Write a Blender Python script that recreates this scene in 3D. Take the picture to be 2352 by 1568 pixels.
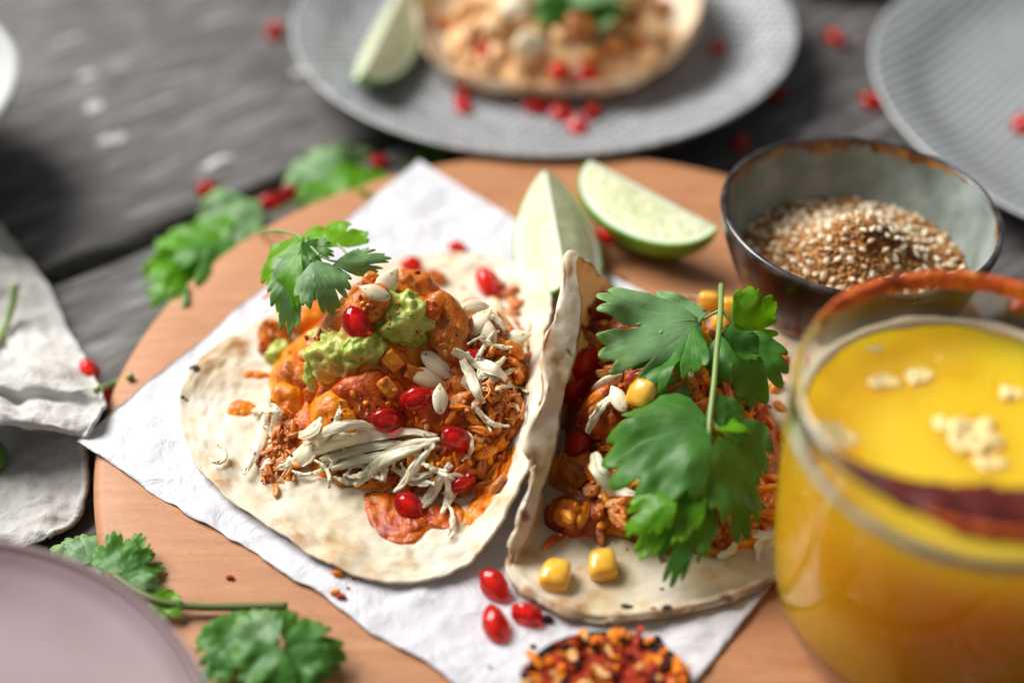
import bpy, bmesh, math, random
import numpy as np
from mathutils import Vector, Matrix, noise
from mathutils.bvhtree import BVHTree

sc = bpy.context.scene
for o in list(bpy.data.objects):
    bpy.data.objects.remove(o)

# ------------------------------------------------------------------ camera (all lengths below in centimetres, CM turns them into metres)
CM = 0.01
PITCH = math.radians(41.0)
FOC = 3285.0                      # focal length in units of a 2352 px wide picture
DIST = 45.0
EYE = np.array([0.0, -DIST*math.cos(PITCH), DIST*math.sin(PITCH)])
FWD = np.array([0.0, math.cos(PITCH), -math.sin(PITCH)])
UPV = np.array([0.0, math.sin(PITCH), math.cos(PITCH)])
RGT = np.array([1.0, 0.0, 0.0])
cam = bpy.data.cameras.new('camera')
cam_o = bpy.data.objects.new('camera', cam)
sc.collection.objects.link(cam_o)
cam_o.location = EYE*CM
cam_o.rotation_euler = (math.pi/2-PITCH, 0, 0)
cam.sensor_width = 36.0
cam.lens = 36.0*FOC/2352.0
cam.clip_start = 0.01
cam.clip_end = 50.0
cam.dof.use_dof = True
cam.dof.focus_distance = 39.8*CM
cam.dof.aperture_fstop = 3.4
cam.dof.aperture_blades = 0
sc.camera = cam_o

# ------------------------------------------------------------------ light: soft window light from behind and left, dim room fill
world = bpy.data.worlds.new('World')
sc.world = world
world.use_nodes = True
bg = world.node_tree.nodes['Background']
bg.inputs[0].default_value = (0.97, 0.98, 1.0, 1)
bg.inputs[1].default_value = 0.18

def area(name, loc, target, size, power, color):
    l = bpy.data.lights.new(name, 'AREA')
    l.shape = 'RECTANGLE'; l.size = size[0]; l.size_y = size[1]
    l.energy = power; l.color = color
    o = bpy.data.objects.new(name, l)
    sc.collection.objects.link(o)
    o.location = loc
    d = Vector(target)-Vector(loc)
    o.rotation_euler = d.to_track_quat('-Z', 'Y').to_euler()
    return o
area('window_light', (-1.16, 0.74, 1.30), (0, 0, 0), (1.2, 1.0), 79.0, (1.0, 0.97, 0.93))

sc.view_settings.view_transform = 'Standard'
sc.view_settings.look = 'None'
sc.view_settings.gamma = 1.0
sc.view_settings.use_curve_mapping = False
sc.view_settings.exposure = 0.0
sc.cycles.use_denoising = True
sc.cycles.max_bounces = 10
sc.cycles.transparent_max_bounces = 8
sc.cycles.transmission_bounces = 8
sc.cycles.sample_clamp_indirect = 0.0

# ------------------------------------------------------------------ helpers
def at(u, v, z):
    """point of the plane at height z that is seen at picture place (u, v)"""
    D = FWD+RGT*((u-1176.0)/FOC)+UPV*((784.0-v)/FOC)
    return EYE+D*((z-EYE[2])/D[2])

def nrm(a):
    a = np.asarray(a, float)
    return a/(np.linalg.norm(a)+1e-12)

def fbm(p, octv=3, seed=0.0):
    return noise.fractal(Vector((p[0]+seed*17.3, p[1]-seed*9.1, p[2]+seed*5.7)), 1.0, 2.0, octv)

def lin(h):
    h = h.lstrip('#')
    r = [int(h[i:i+2], 16)/255 for i in (0, 2, 4)]
    return tuple(((c/12.92) if c <= 0.04045 else ((c+0.055)/1.055)**2.4) for c in r)

ALL = {}                                    # solid shapes to set things down on

def mesh_data(name, V, F, smooth=True, uv=None):
    me = bpy.data.meshes.new(name)
    me.from_pydata([tuple(float(c) for c in p) for p in V], [], [tuple(int(i) for i in f) for f in F])
    if smooth:
        me.polygons.foreach_set('use_smooth', [True]*len(me.polygons))
    if uv is not None:
        lay = me.uv_layers.new(name='UVMap')
        li = np.empty(len(me.loops), dtype=np.int32)
        me.loops.foreach_get('vertex_index', li)
        lay.data.foreach_set('uv', np.asarray(uv, float)[li].ravel())
    me.update()
    return me

def link(name, me, mat, parent=None):
    o = bpy.data.objects.new(name, me)
    sc.collection.objects.link(o)
    if mat is not None and me is not None:
        if not me.materials:
            me.materials.append(mat)
    if parent is not None:
        o.parent = parent
    return o

def tag(o, label, cat=None, group=None, kind=None):
    if label: o['label'] = label
    if cat: o['category'] = cat
    if group: o['group'] = group
    if kind: o['kind'] = kind
    return o

def empty(name, loc):
    o = bpy.data.objects.new(name, None)
    o.empty_display_size = 0.005
    sc.collection.objects.link(o)
    o.location = np.asarray(loc, float)*CM
    o['_'] = 0
    del o['_']
    return o

def build(name, V, F, mat, parent=None, origin=None, smooth=True, uv=None, solid=None):
    """mesh object from centimetre world coordinates; as a part its origin is its thing's"""
    V = np.asarray(V, float)
    if parent is not None:
        org = np.array(parent.location)/CM
        q = parent
        while q.parent is not None:
            q = q.parent
            org = org+np.array(q.location)/CM
    else:
        org = np.asarray(origin, float) if origin is not None else np.array([V[:, 0].mean(), V[:, 1].mean(), V[:, 2].min()])
    me = mesh_data(name, (V-org)*CM, F, smooth, uv)
    o = link(name, me, mat, parent)
    if parent is None:
        o.location = org*CM
    if solid:
        ALL.setdefault(solid, []).append(BVHTree.FromPolygons([Vector(p) for p in V], [tuple(int(i) for i in f) for f in F]))
    return o

def add_solid(group, V, F):
    ALL.setdefault(group, []).append(BVHTree.FromPolygons([Vector(p) for p in V], [tuple(int(i) for i in f) for f in F]))

def cast(u, v, groups):
    D = nrm(FWD+RGT*((u-1176.0)/FOC)+UPV*((784.0-v)/FOC))
    best = None
    for g in groups:
        for t in ALL.get(g, ()):
            loc, n, i, d = t.ray_cast(Vector(EYE), Vector(D))
            if loc is not None and (best is None or d < best[2]):
                n = np.array(n)
                if n@D > 0: n = -n
                best = (np.array(loc), n, d)
    if best is None:
        p = at(u, v, 0.0)
        return p, np.array([0, 0, 1.0]), np.linalg.norm(p-EYE)
    return best

def drop(x, y, groups, z0=30.0):
    best = None
    for g in groups:
        for t in ALL.get(g, ()):
            loc, n, i, d = t.ray_cast(Vector((x, y, z0)), Vector((0, 0, -1)))
            if loc is not None and (best is None or loc.z > best[0][2]):
                n = np.array(n)
                if n[2] < 0: n = -n
                best = (np.array(loc), n)
    return best if best is not None else (np.array([x, y, 0.0]), np.array([0, 0, 1.0]))

def lifted(u, v, lift, groups):
    """point seen at (u, v), `lift` cm nearer than what lies there"""
    p, n, d = cast(u, v, groups)
    return p+nrm(EYE-p)*lift

def catmull(P, n, closed=False):
    """resample control points along axis 0 to n samples"""
    P = np.asarray(P, float); m = len(P)
    out = []
    ts = np.linspace(0, m if closed else m-1, n, endpoint=not closed)
    for t in ts:
        i = int(min(math.floor(t), m-1 if closed else m-2)); f = t-i
        if closed:
            a, b, c, d = P[(i-1) % m], P[i % m], P[(i+1) % m], P[(i+2) % m]
        else:
            b, c = P[i], P[i+1]
            a = P[i-1] if i > 0 else 2*b-c
            d = P[i+2] if i+2 < m else 2*c-b
        out.append(0.5*((2*b)+(-a+c)*f+(2*a-5*b+4*c-d)*f*f+(-a+3*b-3*c+d)*f**3))
    return np.array(out)

def grid_faces(nr, nc, wrap=False, off=0, flip=False):
    F = []
    for i in range(nr-1):
        for j in range(nc if wrap else nc-1):
            k = (j+1) % nc
            f = (off+i*nc+j, off+i*nc+k, off+(i+1)*nc+k, off+(i+1)*nc+j)
            F.append(f[::-1] if flip else f)
    return F

def grid_normals(G, wrap=False):
    du = np.gradient(G, axis=0)
    if wrap:
        dv = (np.roll(G, -1, 1)-np.roll(G, 1, 1))
    else:
        dv = np.gradient(G, axis=1)
    N = np.cross(du, dv)
    return N/(np.linalg.norm(N, axis=2, keepdims=True)+1e-9)

def shell(G, t, wrap=False, up=True):
    """closed sheet of thickness t from a grid (top = grid, underside t below along the normals)"""
    nr, nc, _ = G.shape
    N = grid_normals(G, wrap)
    if up and N[..., 2].mean() < 0: N = -N
    T = G.reshape(-1, 3)
    th = t if np.isscalar(t) else t[..., None]
    B = (G-N*th).reshape(-1, 3)
    V = np.vstack([T, B]); k = nr*nc
    F = grid_faces(nr, nc, wrap)+grid_faces(nr, nc, wrap, k, True)
    def edge(idx, close=False):
        for a, b in zip(idx, idx[1:]+([idx[0]] if close else [])):
            F.append((a, b, b+k, a+k))
    if wrap:
        edge([(nr-1)*nc+j for j in range(nc)], True)
        edge([j for j in range(nc)], True)
    else:
        edge([j for j in range(nc)]); edge([(nr-1)*nc+j for j in range(nc)])
        edge([i*nc for i in range(nr)]); edge([i*nc+nc-1 for i in range(nr)])
    return V, F

def lathe(profile, n=96, centre=(0, 0), wob=None):
    prof = np.asarray(profile, float)
    V = []
    for r, z in prof:
        for j in range(n):
            a = 2*math.pi*j/n
            w = wob(a, r, z) if wob else (1.0, 0.0)
            V.append((centre[0]+r*w[0]*math.cos(a), centre[1]+r*w[0]*math.sin(a), z+w[1]))
    return np.array(V), grid_faces(len(prof), n, True)

def smooth_prof(pts, n):
    return catmull(np.array(pts, float), n)

_ico = {}
def ico(sub):
    if sub not in _ico:
        bm = bmesh.new()
        bmesh.ops.create_icosphere(bm, subdivisions=sub, radius=1.0)
        _ico[sub] = (np.array([v.co[:] for v in bm.verts]), [tuple(v.index for v in f.verts) for f in bm.faces])
        bm.free()
    return _ico[sub]

def frame(z, x):
    z = nrm(z); x = np.asarray(x, float); x = x-z*(x@z); x = nrm(x)
    return np.stack([x, np.cross(z, x), z], axis=1)       # columns

def blob(centre, radii, R=None, seed=0.0, amp=0.25, freq=1.0, sub=4, fine=0.0, ffreq=6.0, cube=0.0, stretch=(1, 1, 1)):
    P, F = ico(sub)
    Q = P.copy()
    if cube > 0:
        m = np.abs(P).max(axis=1, keepdims=True)
        Q = P*(1-cube)+(P/m)*0.82*cube
    rr = np.asarray(radii, float)
    s = np.array(stretch, float)
    out = np.empty_like(Q)
    mean = rr.mean()
    for i, p in enumerate(Q):
        q = p*rr*s
        d = amp*fbm(q*freq, 3, seed)
        if fine: d += fine*fbm(q*ffreq, 3, seed+3.1)
        out[i] = p*rr+P[i]*d*mean
    if R is not None: out = out@R.T
    return out+np.asarray(centre, float), F

def tube(pts, rad, n=8, close_ends=True):
    pts = np.asarray(pts, float); m = len(pts)
    rad = np.full(m, rad) if np.isscalar(rad) else np.asarray(rad, float)
    T = np.gradient(pts, axis=0)
    V = []; ref = np.array([0.31, 0.2, 0.93])
    for i in range(m):
        t = nrm(T[i]); a = nrm(np.cross(t, ref)); b = np.cross(t, a)
        for j in range(n):
            w = 2*math.pi*j/n
            V.append(pts[i]+rad[i]*(a*math.cos(w)+b*math.sin(w)))
    F = grid_faces(m, n, True)
    if close_ends:
        F.append(tuple(range(n))[::-1]); F.append(tuple(range((m-1)*n, m*n)))
    return np.array(V), F

def join(parts):
    V = []; F = []; k = 0
    for v, f in parts:
        V.append(np.asarray(v, float)); F += [tuple(i+k for i in q) for q in f]; k += len(v)
    return np.vstack(V), F

# ------------------------------------------------------------------ materials
class Mat:
    def __init__(s, name):
        s.m = bpy.data.materials.new(name); s.m.use_nodes = True
        s.n = s.m.node_tree.nodes; s.l = s.m.node_tree.links
        s.b = s.n['Principled BSDF']; s.out = s.n['Material Output']
        s.co = s.n.new('ShaderNodeTexCoord')
        s.vec = s.co.outputs['Object']
    def set(s, **k):
        names = dict(base='Base Color', rough='Roughness', sss='Subsurface Weight', ssr='Subsurface Radius', sscale='Subsurface Scale',
                     trans='Transmission Weight', ior='IOR', coat='Coat Weight', coatr='Coat Roughness', metal='Metallic',
                     spec='Specular IOR Level', sheen='Sheen Weight', em='Emission Strength')
        for a, v in k.items():
            i = s.b.inputs[names[a]]
            if a == 'base' and len(v) == 3: v = (*v, 1)
            i.default_value = v
        return s
    def node(s, t, **k):
        q = s.n.new(t)
        for a, v in k.items():
            if a in q.inputs.keys(): q.inputs[a].default_value = v
            else: setattr(q, a, v)
        return q
    def mapping(s, scale=(1, 1, 1), rot=(0, 0, 0), vec=None):
        q = s.node('ShaderNodeMapping')
        q.inputs['Scale'].default_value = scale; q.inputs['Rotation'].default_value = rot
        s.l.new(vec or s.vec, q.inputs['Vector']); return q.outputs[0]
    def noise(s, scale, detail=4, rough=0.55, vec=None, dist=0.0):
        """scale in features per cm"""
        q = s.node('ShaderNodeTexNoise')
        q.inputs['Scale'].default_value = scale*100; q.inputs['Detail'].default_value = detail
        q.inputs['Roughness'].default_value = rough; q.inputs['Distortion'].default_value = dist
        s.l.new(vec or s.vec, q.inputs['Vector']); return q.outputs['Fac']
    def voro(s, scale, feature='F1', vec=None):
        q = s.node('ShaderNodeTexVoronoi'); q.feature = feature
        q.inputs['Scale'].default_value = scale*100
        s.l.new(vec or s.vec, q.inputs['Vector']); return q.outputs['Distance']
    def ramp(s, fac, stops, interp='LINEAR'):
        q = s.node('ShaderNodeValToRGB'); e = q.color_ramp.elements
        q.color_ramp.interpolation = interp
        while len(e) > 1: e.remove(e[-1])
        for i, (p, c) in enumerate(stops):
            x = e[0] if i == 0 else e.new(p)
            x.position = p
            c = (c, c, c) if np.isscalar(c) else c
            x.color = (*c, 1)
        s.l.new(fac, q.inputs[0]); return q.outputs[0]
    def mix(s, fac, a, b, mode='MIX'):
        q = s.node('ShaderNodeMix'); q.data_type = 'RGBA'; q.blend_type = mode
        for sock, v in ((q.inputs['Factor'], fac), (q.inputs['A'], a), (q.inputs['B'], b)):
            sock = [i for i in q.inputs if i.name == sock.name and i.type == ('VALUE' if sock.name == 'Factor' else 'RGBA')][0]
            if hasattr(v, 'is_linked') or hasattr(v, 'links'): s.l.new(v, sock)
            elif np.isscalar(v): sock.default_value = v
            else: sock.default_value = (*v, 1)
        return [o for o in q.outputs if o.type == 'RGBA'][0]
    def math(s, op, a, b=None, c=None):
        q = s.node('ShaderNodeMath'); q.operation = op
        for i, v in enumerate((a, b, c)):
            if v is None: continue
            if np.isscalar(v): q.inputs[i].default_value = v
            else: s.l.new(v, q.inputs[i])
        return q.outputs[0]
    def base(s, sock): s.l.new(sock, s.b.inputs['Base Color']); return s
    def rough(s, sock): s.l.new(sock, s.b.inputs['Roughness']); return s
    def bump(s, h, strength=0.3, dist=0.05):
        """dist in cm"""
        q = s.node('ShaderNodeBump'); q.inputs['Strength'].default_value = strength
        q.inputs['Distance'].default_value = dist*CM
        s.l.new(h, q.inputs['Height'])
        prev = s.b.inputs['Normal'].links
        if prev: s.l.new(prev[0].from_socket, q.inputs['Normal'])
        s.l.new(q.outputs[0], s.b.inputs['Normal']); s.l.new(q.outputs[0], s.b.inputs['Coat Normal']); return s
    def rnd(s):
        q = s.node('ShaderNodeObjectInfo'); return q.outputs['Random']

def scaled(vec3): return tuple(c*CM for c in vec3)

# --- wood table
m = Mat('weathered_grey_wood')
g = m.mapping(scale=(1, 6, 4))
n1 = m.noise(0.35, 8, 0.65, g, 0.6); n2 = m.noise(0.12, 3, 0.5); n3 = m.noise(2.6, 4, 0.6, g)
col = m.ramp(n1, [(0.25, lin('1e1b1a')), (0.41, lin('423f3e')), (0.54, lin('615f5f')), (0.70, lin('939395'))])
col = m.mix(m.ramp(n2, [(0.4, 0.0), (0.65, 1.0)]), col, m.mix(0.4, col, lin('4f4640')))
vz = m.voro(0.16); sp = m.math('MULTIPLY', m.ramp(vz, [(0.05, 1.0), (0.13, 0.0)]), m.ramp(m.noise(0.08, 2), [(0.50, 0.0), (0.6, 1.0)]))
col = m.mix(m.math('MULTIPLY', sp, 0.75), col, lin('c9c6c2'))
m.base(col); m.set(spec=0.4); m.rough(m.ramp(n3, [(0.3, 0.42), (0.7, 0.7)]))
m.bump(n1, 0.5, 0.12); m.bump(n3, 0.4, 0.05)
WOOD = m.m
m = Mat('worn_white_paint').set(base=lin('b4b4b5'), rough=0.6); PAINT = m.m
m = Mat('gap_shade_black').set(base=(0.012, 0.008, 0.006), rough=0.9); GAP_SHADE = m.m

# --- serving board
m = Mat('peach_board_wood')
g = m.mapping(scale=(1.0, 7.0, 2.0), rot=(0, 0, 0.5))
n1 = m.noise(0.5, 6, 0.6, g); n2 = m.noise(4.0, 4, 0.7, g); n3 = m.noise(0.16, 3)
col = m.ramp(n1, [(0.25, lin('a5704a')), (0.5, lin('b17b54')), (0.75, lin('bd885f'))])
col = m.mix(m.math('MULTIPLY', m.ramp(n2, [(0.55, 0.0), (0.72, 1.0)]), 0.25), col, lin('8a573b'))
col = m.mix(m.math('MULTIPLY', m.ramp(n3, [(0.45, 0.0), (0.7, 1.0)]), 0.35), col, lin('c08a64'))
m.base(col); fl = m.noise(7.0, 2, 0.5, m.mapping(scale=(0.5, 3.0, 1.0), rot=(0, 0, 0.9)))
col = m.mix(m.math('MULTIPLY', m.ramp(fl, [(0.64, 0.0), (0.70, 1.0)]), 0.35), col, lin('6e4129'))
col = m.mix(m.math('MULTIPLY', m.ramp(m.noise(0.3, 5, 0.7), [(0.58, 0.0), (0.68, 1.0)]), 0.3), col, lin('7a4c33'))
m.base(col); m.set(rough=0.5, spec=0.4); m.bump(n2, 0.35, 0.03); m.bump(m.noise(6.0, 5, 0.7), 0.3, 0.03); BOARD = m.m

# --- paper
m = Mat('white_baking_paper')
n1 = m.noise(0.55, 5, 0.6, None, 1.2); n2 = m.noise(3.5, 3, 0.5); st = m.noise(0.2, 3)
col = m.ramp(st, [(0.35, lin('c9c9d0')), (0.65, lin('d6d6dc'))])
m.base(col); m.set(rough=0.62, spec=0.35, sss=0.0)
m.bump(m.ramp(n1, [(0.40, 0.0), (0.5, 1.0), (0.6, 0.0)]), 0.35, 0.06); m.bump(m.ramp(m.noise(1.3, 3, 0.5, None, 1.5), [(0.46, 0.0), (0.5, 1.0), (0.54, 0.0)]), 0.2, 0.03); m.bump(n2, 0.2, 0.02); PAPER = m.m

# --- tortilla
m = Mat('flour_tortilla')
n1 = m.noise(0.45, 4, 0.55); n2 = m.noise(1.6, 5, 0.6); n3 = m.noise(0.9, 2, 0.4)
col = m.ramp(n1, [(0.30, lin('d6c29c')), (0.43, lin('e4d8be')), (0.6, lin('eae3d2'))])
col = m.mix(m.math('MULTIPLY', m.ramp(n2, [(0.56, 0.0), (0.72, 1.0)]), 0.6), col, lin('cfa468'))
col = m.mix(m.math('MULTIPLY', m.ramp(n3, [(0.70, 0.0), (0.76, 1.0)]), 0.75), col, lin('a8672c'))
at_ = m.node('ShaderNodeAttribute'); at_.attribute_name = 'toast'
col = m.mix(m.math('MULTIPLY', at_.outputs['Fac'], m.ramp(m.noise(2.5, 4), [(0.35, 0.15), (0.6, 1.0)])), col, lin('c39256'))
m.base(col); m.set(rough=0.62, spec=0.3, sss=0.18, sscale=0.004); m.b.inputs['Subsurface Radius'].default_value = (1, 0.7, 0.4)
m.bump(n2, 0.45, 0.06); m.bump(m.noise(5.0, 4), 0.25, 0.03)
t = m.node('ShaderNodeBsdfTranslucent'); t.inputs[0].default_value = (*lin('f0dcb4'), 1)
x = m.node('ShaderNodeMixShader'); x.inputs[0].default_value = 0.14
m.l.new(m.b.outputs[0], x.inputs[1]); m.l.new(t.outputs[0], x.inputs[2]); m.l.new(x.outputs[0], m.out.inputs[0]); TORT = m.m
m = Mat('toasted_tortilla')
n1 = m.noise(0.45, 4, 0.55); n2 = m.noise(1.4, 5, 0.6); n3 = m.noise(1.1, 2, 0.4)
col = m.ramp(n1, [(0.30, lin('d8c49c')), (0.45, lin('e6dabf')), (0.6, lin('eee6d6'))])
col = m.mix(m.math('MULTIPLY', m.ramp(n2, [(0.54, 0.0), (0.70, 1.0)]), 0.6), col, lin('c98f4c'))
col = m.mix(m.math('MULTIPLY', m.ramp(n3, [(0.68, 0.0), (0.74, 1.0)]), 0.9), col, lin('6e3414'))
at_ = m.node('ShaderNodeAttribute'); at_.attribute_name = 'toast'
col = m.mix(m.math('MULTIPLY', at_.outputs['Fac'], m.ramp(m.noise(2.5, 4), [(0.35, 0.15), (0.6, 1.0)])), col, lin('b57d40'))
sep = m.node('ShaderNodeSeparateXYZ'); m.l.new(m.co.outputs['UV'], sep.inputs[0])
ln = m.math('ADD', m.ramp(m.math('ABSOLUTE', m.math('SUBTRACT', sep.outputs[1], 0.885)), [(0.003, 1.0), (0.012, 0.0)]), m.ramp(sep.outputs[1], [(0.985, 0.0), (0.996, 1.0)]))
col = m.mix(m.math('MULTIPLY', ln, m.ramp(m.noise(0.8, 3), [(0.42, 0.0), (0.56, 0.95)])), col, lin('6a3214'))
m.base(col); m.set(rough=0.6, spec=0.3, sss=0.2, sscale=0.004); m.b.inputs['Subsurface Radius'].default_value = (1, 0.65, 0.35)
m.bump(n2, 0.5, 0.06); m.bump(m.noise(5.0, 4), 0.2, 0.03)
t = m.node('ShaderNodeBsdfTranslucent'); t.inputs[0].default_value = (*lin('ecc890'), 1)
x = m.node('ShaderNodeMixShader'); x.inputs[0].default_value = 0.25
m.l.new(m.b.outputs[0], x.inputs[1]); m.l.new(t.outputs[0], x.inputs[2]); m.l.new(x.outputs[0], m.out.inputs[0]); TORT2 = m.m
m = Mat('charred_spot').set(base=lin('1d120b'), rough=0.8); CHAR = m.m
m = Mat('toasted_edge').set(base=lin('7d431c'), rough=0.7); TOAST = m.m

def sauce(name, stops, rough=0.16, scale=1.1, specks=True):
    m = Mat(name)
    n1 = m.noise(scale, 4, 0.6, None, 0.8); n2 = m.noise(6.0, 4, 0.6)
    col = m.ramp(n1, stops)
    if specks:
        col = m.mix(m.ramp(m.noise(9.0, 1), [(0.735, 0.0), (0.76, 1.0)]), col, lin('2a0f06'))
        col = m.mix(m.math('MULTIPLY', m.ramp(m.noise(4.5, 2), [(0.70, 0.0), (0.74, 1.0)]), 0.6), col, lin('f0a14a'))
    m.base(col); m.set(rough=rough+0.12, spec=0.35, coat=0.22, coatr=0.05, sss=0.0, sscale=0.003)
    m.b.inputs['Subsurface Radius'].default_value = (1, 0.35, 0.12)
    m.bump(m.noise(11.0, 4, 0.7), 0.5, 0.035); m.bump(n2, 0.6, 0.06); m.bump(m.noise(2.2, 3), 0.5, 0.12)
    return m.m
SALSA = sauce('orange_salsa', [(0.26, lin('8e3404')), (0.40, lin('c85c06')), (0.54, lin('e4860e')), (0.72, lin('f6b23c'))])
SALSA_RED = sauce('red_salsa', [(0.28, lin('7c2400')), (0.42, lin('ac4000')), (0.56, lin('c65a02')), (0.72, lin('e89020'))], 0.14, 1.4)
SALSA_DARK = sauce('dark_filling', [(0.30, lin('3a0c04')), (0.43, lin('842606')), (0.56, lin('b84c0c')), (0.72, lin('dc7c20'))], 0.24)
SQUASH = sauce('cooked_squash', [(0.30, lin('c3560c')), (0.5, lin('e88a14')), (0.72, lin('f3aa2c'))], 0.2, 0.9, False)
SQUASH_BROWN = sauce('sauced_squash', [(0.30, lin('8e3c0e')), (0.5, lin('d0731c')), (0.70, lin('ec9c36'))], 0.2, 1.3)
m = Mat('guacamole')
n1 = m.noise(1.5, 5, 0.6, None, 0.4); n2 = m.noise(5.0, 4, 0.65)
col = m.ramp(n1, [(0.28, lin('74882a')), (0.45, lin('a3b146')), (0.6, lin('bfc566')), (0.75, lin('d3d08a'))])
col = m.mix(m.ramp(m.noise(8.0, 1), [(0.72, 0.0), (0.75, 1.0)]), col, lin('33401a'))
m.base(col); m.set(rough=0.32, spec=0.45, sss=0.2, sscale=0.004); m.b.inputs['Subsurface Radius'].default_value = (0.7, 0.9, 0.2)
m.bump(n2, 0.5, 0.08); m.bump(m.noise(12, 2), 0.3, 0.03); GUAC = m.m
m = Mat('guacamole_with_sauce')
n1 = m.noise(0.8, 4, 0.6, None, 0.6); n2 = m.noise(5.0, 4, 0.65)
col = m.ramp(n1, [(0.30, lin('8f9c38')), (0.44, lin('bcc05e')), (0.52, lin('d6b860')), (0.60, lin('cf8034'))])
m.base(col); m.set(rough=0.3, spec=0.45, sss=0.2, sscale=0.004); m.b.inputs['Subsurface Radius'].default_value = (0.8, 0.8, 0.2)
m.bump(n2, 0.5, 0.08); m.bump(m.noise(12, 2), 0.3, 0.03); GUAC2 = m.m
m = Mat('pulled_meat')
n1 = m.noise(1.0, 4, 0.6); n2 = m.noise(4.0, 4, 0.6, m.mapping(scale=(1, 1, 4)))
col = m.ramp(n1, [(0.28, lin('5a2408')), (0.42, lin('a4541a')), (0.55, lin('cc7c2c')), (0.70, lin('e2ac64'))])
m.base(col); m.set(rough=0.38, spec=0.4, coat=0.4, coatr=0.15); m.bump(n2, 0.7, 0.1); MEAT = m.m
m = Mat('meat_fibre'); m.base(m.ramp(m.noise(1.5, 3), [(0.3, lin('9a4a14')), (0.5, lin('c87424')), (0.7, lin('dc9848'))])); m.set(rough=0.45, coat=0.2, sss=0.2, sscale=0.003); FIBRE = m.m
m = Mat('chicken_chunk')
n1 = m.noise(0.8, 4, 0.6)
col = m.ramp(n1, [(0.30, lin('a8652c')), (0.45, lin('d9a871')), (0.7, lin('ecd2a8'))])
m.base(col); m.set(rough=0.4, spec=0.4, sss=0.1, sscale=0.004); m.bump(m.noise(3, 4), 0.5, 0.1); CHICKEN = m.m
m = Mat('pomegranate_flesh')
lw = m.node('ShaderNodeLayerWeight'); lw.inputs[0].default_value = 0.35
n1 = m.noise(1.6, 2)
c1 = m.mix(m.ramp(n1, [(0.35, 0.0), (0.65, 1.0)]), lin('d81418'), lin('f23a30'))
m.base(c1)
m.set(rough=0.05, spec=0.5, coat=0.3, coatr=0.03, sss=0.6, sscale=0.004, trans=0.72, ior=1.30); m.b.inputs['Subsurface Radius'].default_value = (1.0, 0.16, 0.10)
POM = m.m
m = Mat('pomegranate_kernel').set(base=lin('ffd0b0'), rough=0.5, sss=0.3, sscale=0.003); KERN = m.m
m = Mat('pale_seed')
n1 = m.noise(1.2, 3, 0.5, m.mapping(scale=(0.5, 4, 1)))
col = m.ramp(n1, [(0.3, lin('d6c69c')), (0.5, lin('ebe2c6')), (0.7, lin('f4eedc'))])
col = m.mix(m.math('MULTIPLY', m.rnd(), 0.5), col, lin('c9b07c'))
col = m.mix(m.ramp(m.noise(5.0, 2), [(0.66, 0.0), (0.70, 0.8)]), col, lin('8a5a24'))
m.base(col); m.set(rough=0.38, spec=0.45, sss=0.1, sscale=0.003); m.bump(n1, 0.3, 0.04); PALE = m.m
m = Mat('white_cabbage')
n1 = m.noise(0.7, 3, 0.5); n2 = m.noise(3.0, 3, 0.5, m.mapping(scale=(0.4, 3, 1)))
col = m.ramp(n1, [(0.3, lin('dfe0a8')), (0.45, lin('f4eed0')), (0.7, lin('faf5e2'))])
m.base(col); m.set(rough=0.35, spec=0.45, sss=0.0, sscale=0.003); m.b.inputs['Subsurface Radius'].default_value = (1, 0.95, 0.5); m.bump(n2, 0.25, 0.03)
m.base(m.mix(m.math('MULTIPLY', m.ramp(m.noise(0.9, 3, 0.6), [(0.58, 0.0), (0.68, 1.0)]), 0.55), col, lin('e09a4a')))
t = m.node('ShaderNodeBsdfTranslucent'); t.inputs[0].default_value = (*lin('f4edc0'), 1)
x = m.node('ShaderNodeMixShader'); x.inputs[0].default_value = 0.15
m.l.new(m.b.outputs[0], x.inputs[1]); m.l.new(t.outputs[0], x.inputs[2]); m.l.new(x.outputs[0], m.out.inputs[0]); CABB = m.m

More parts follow.
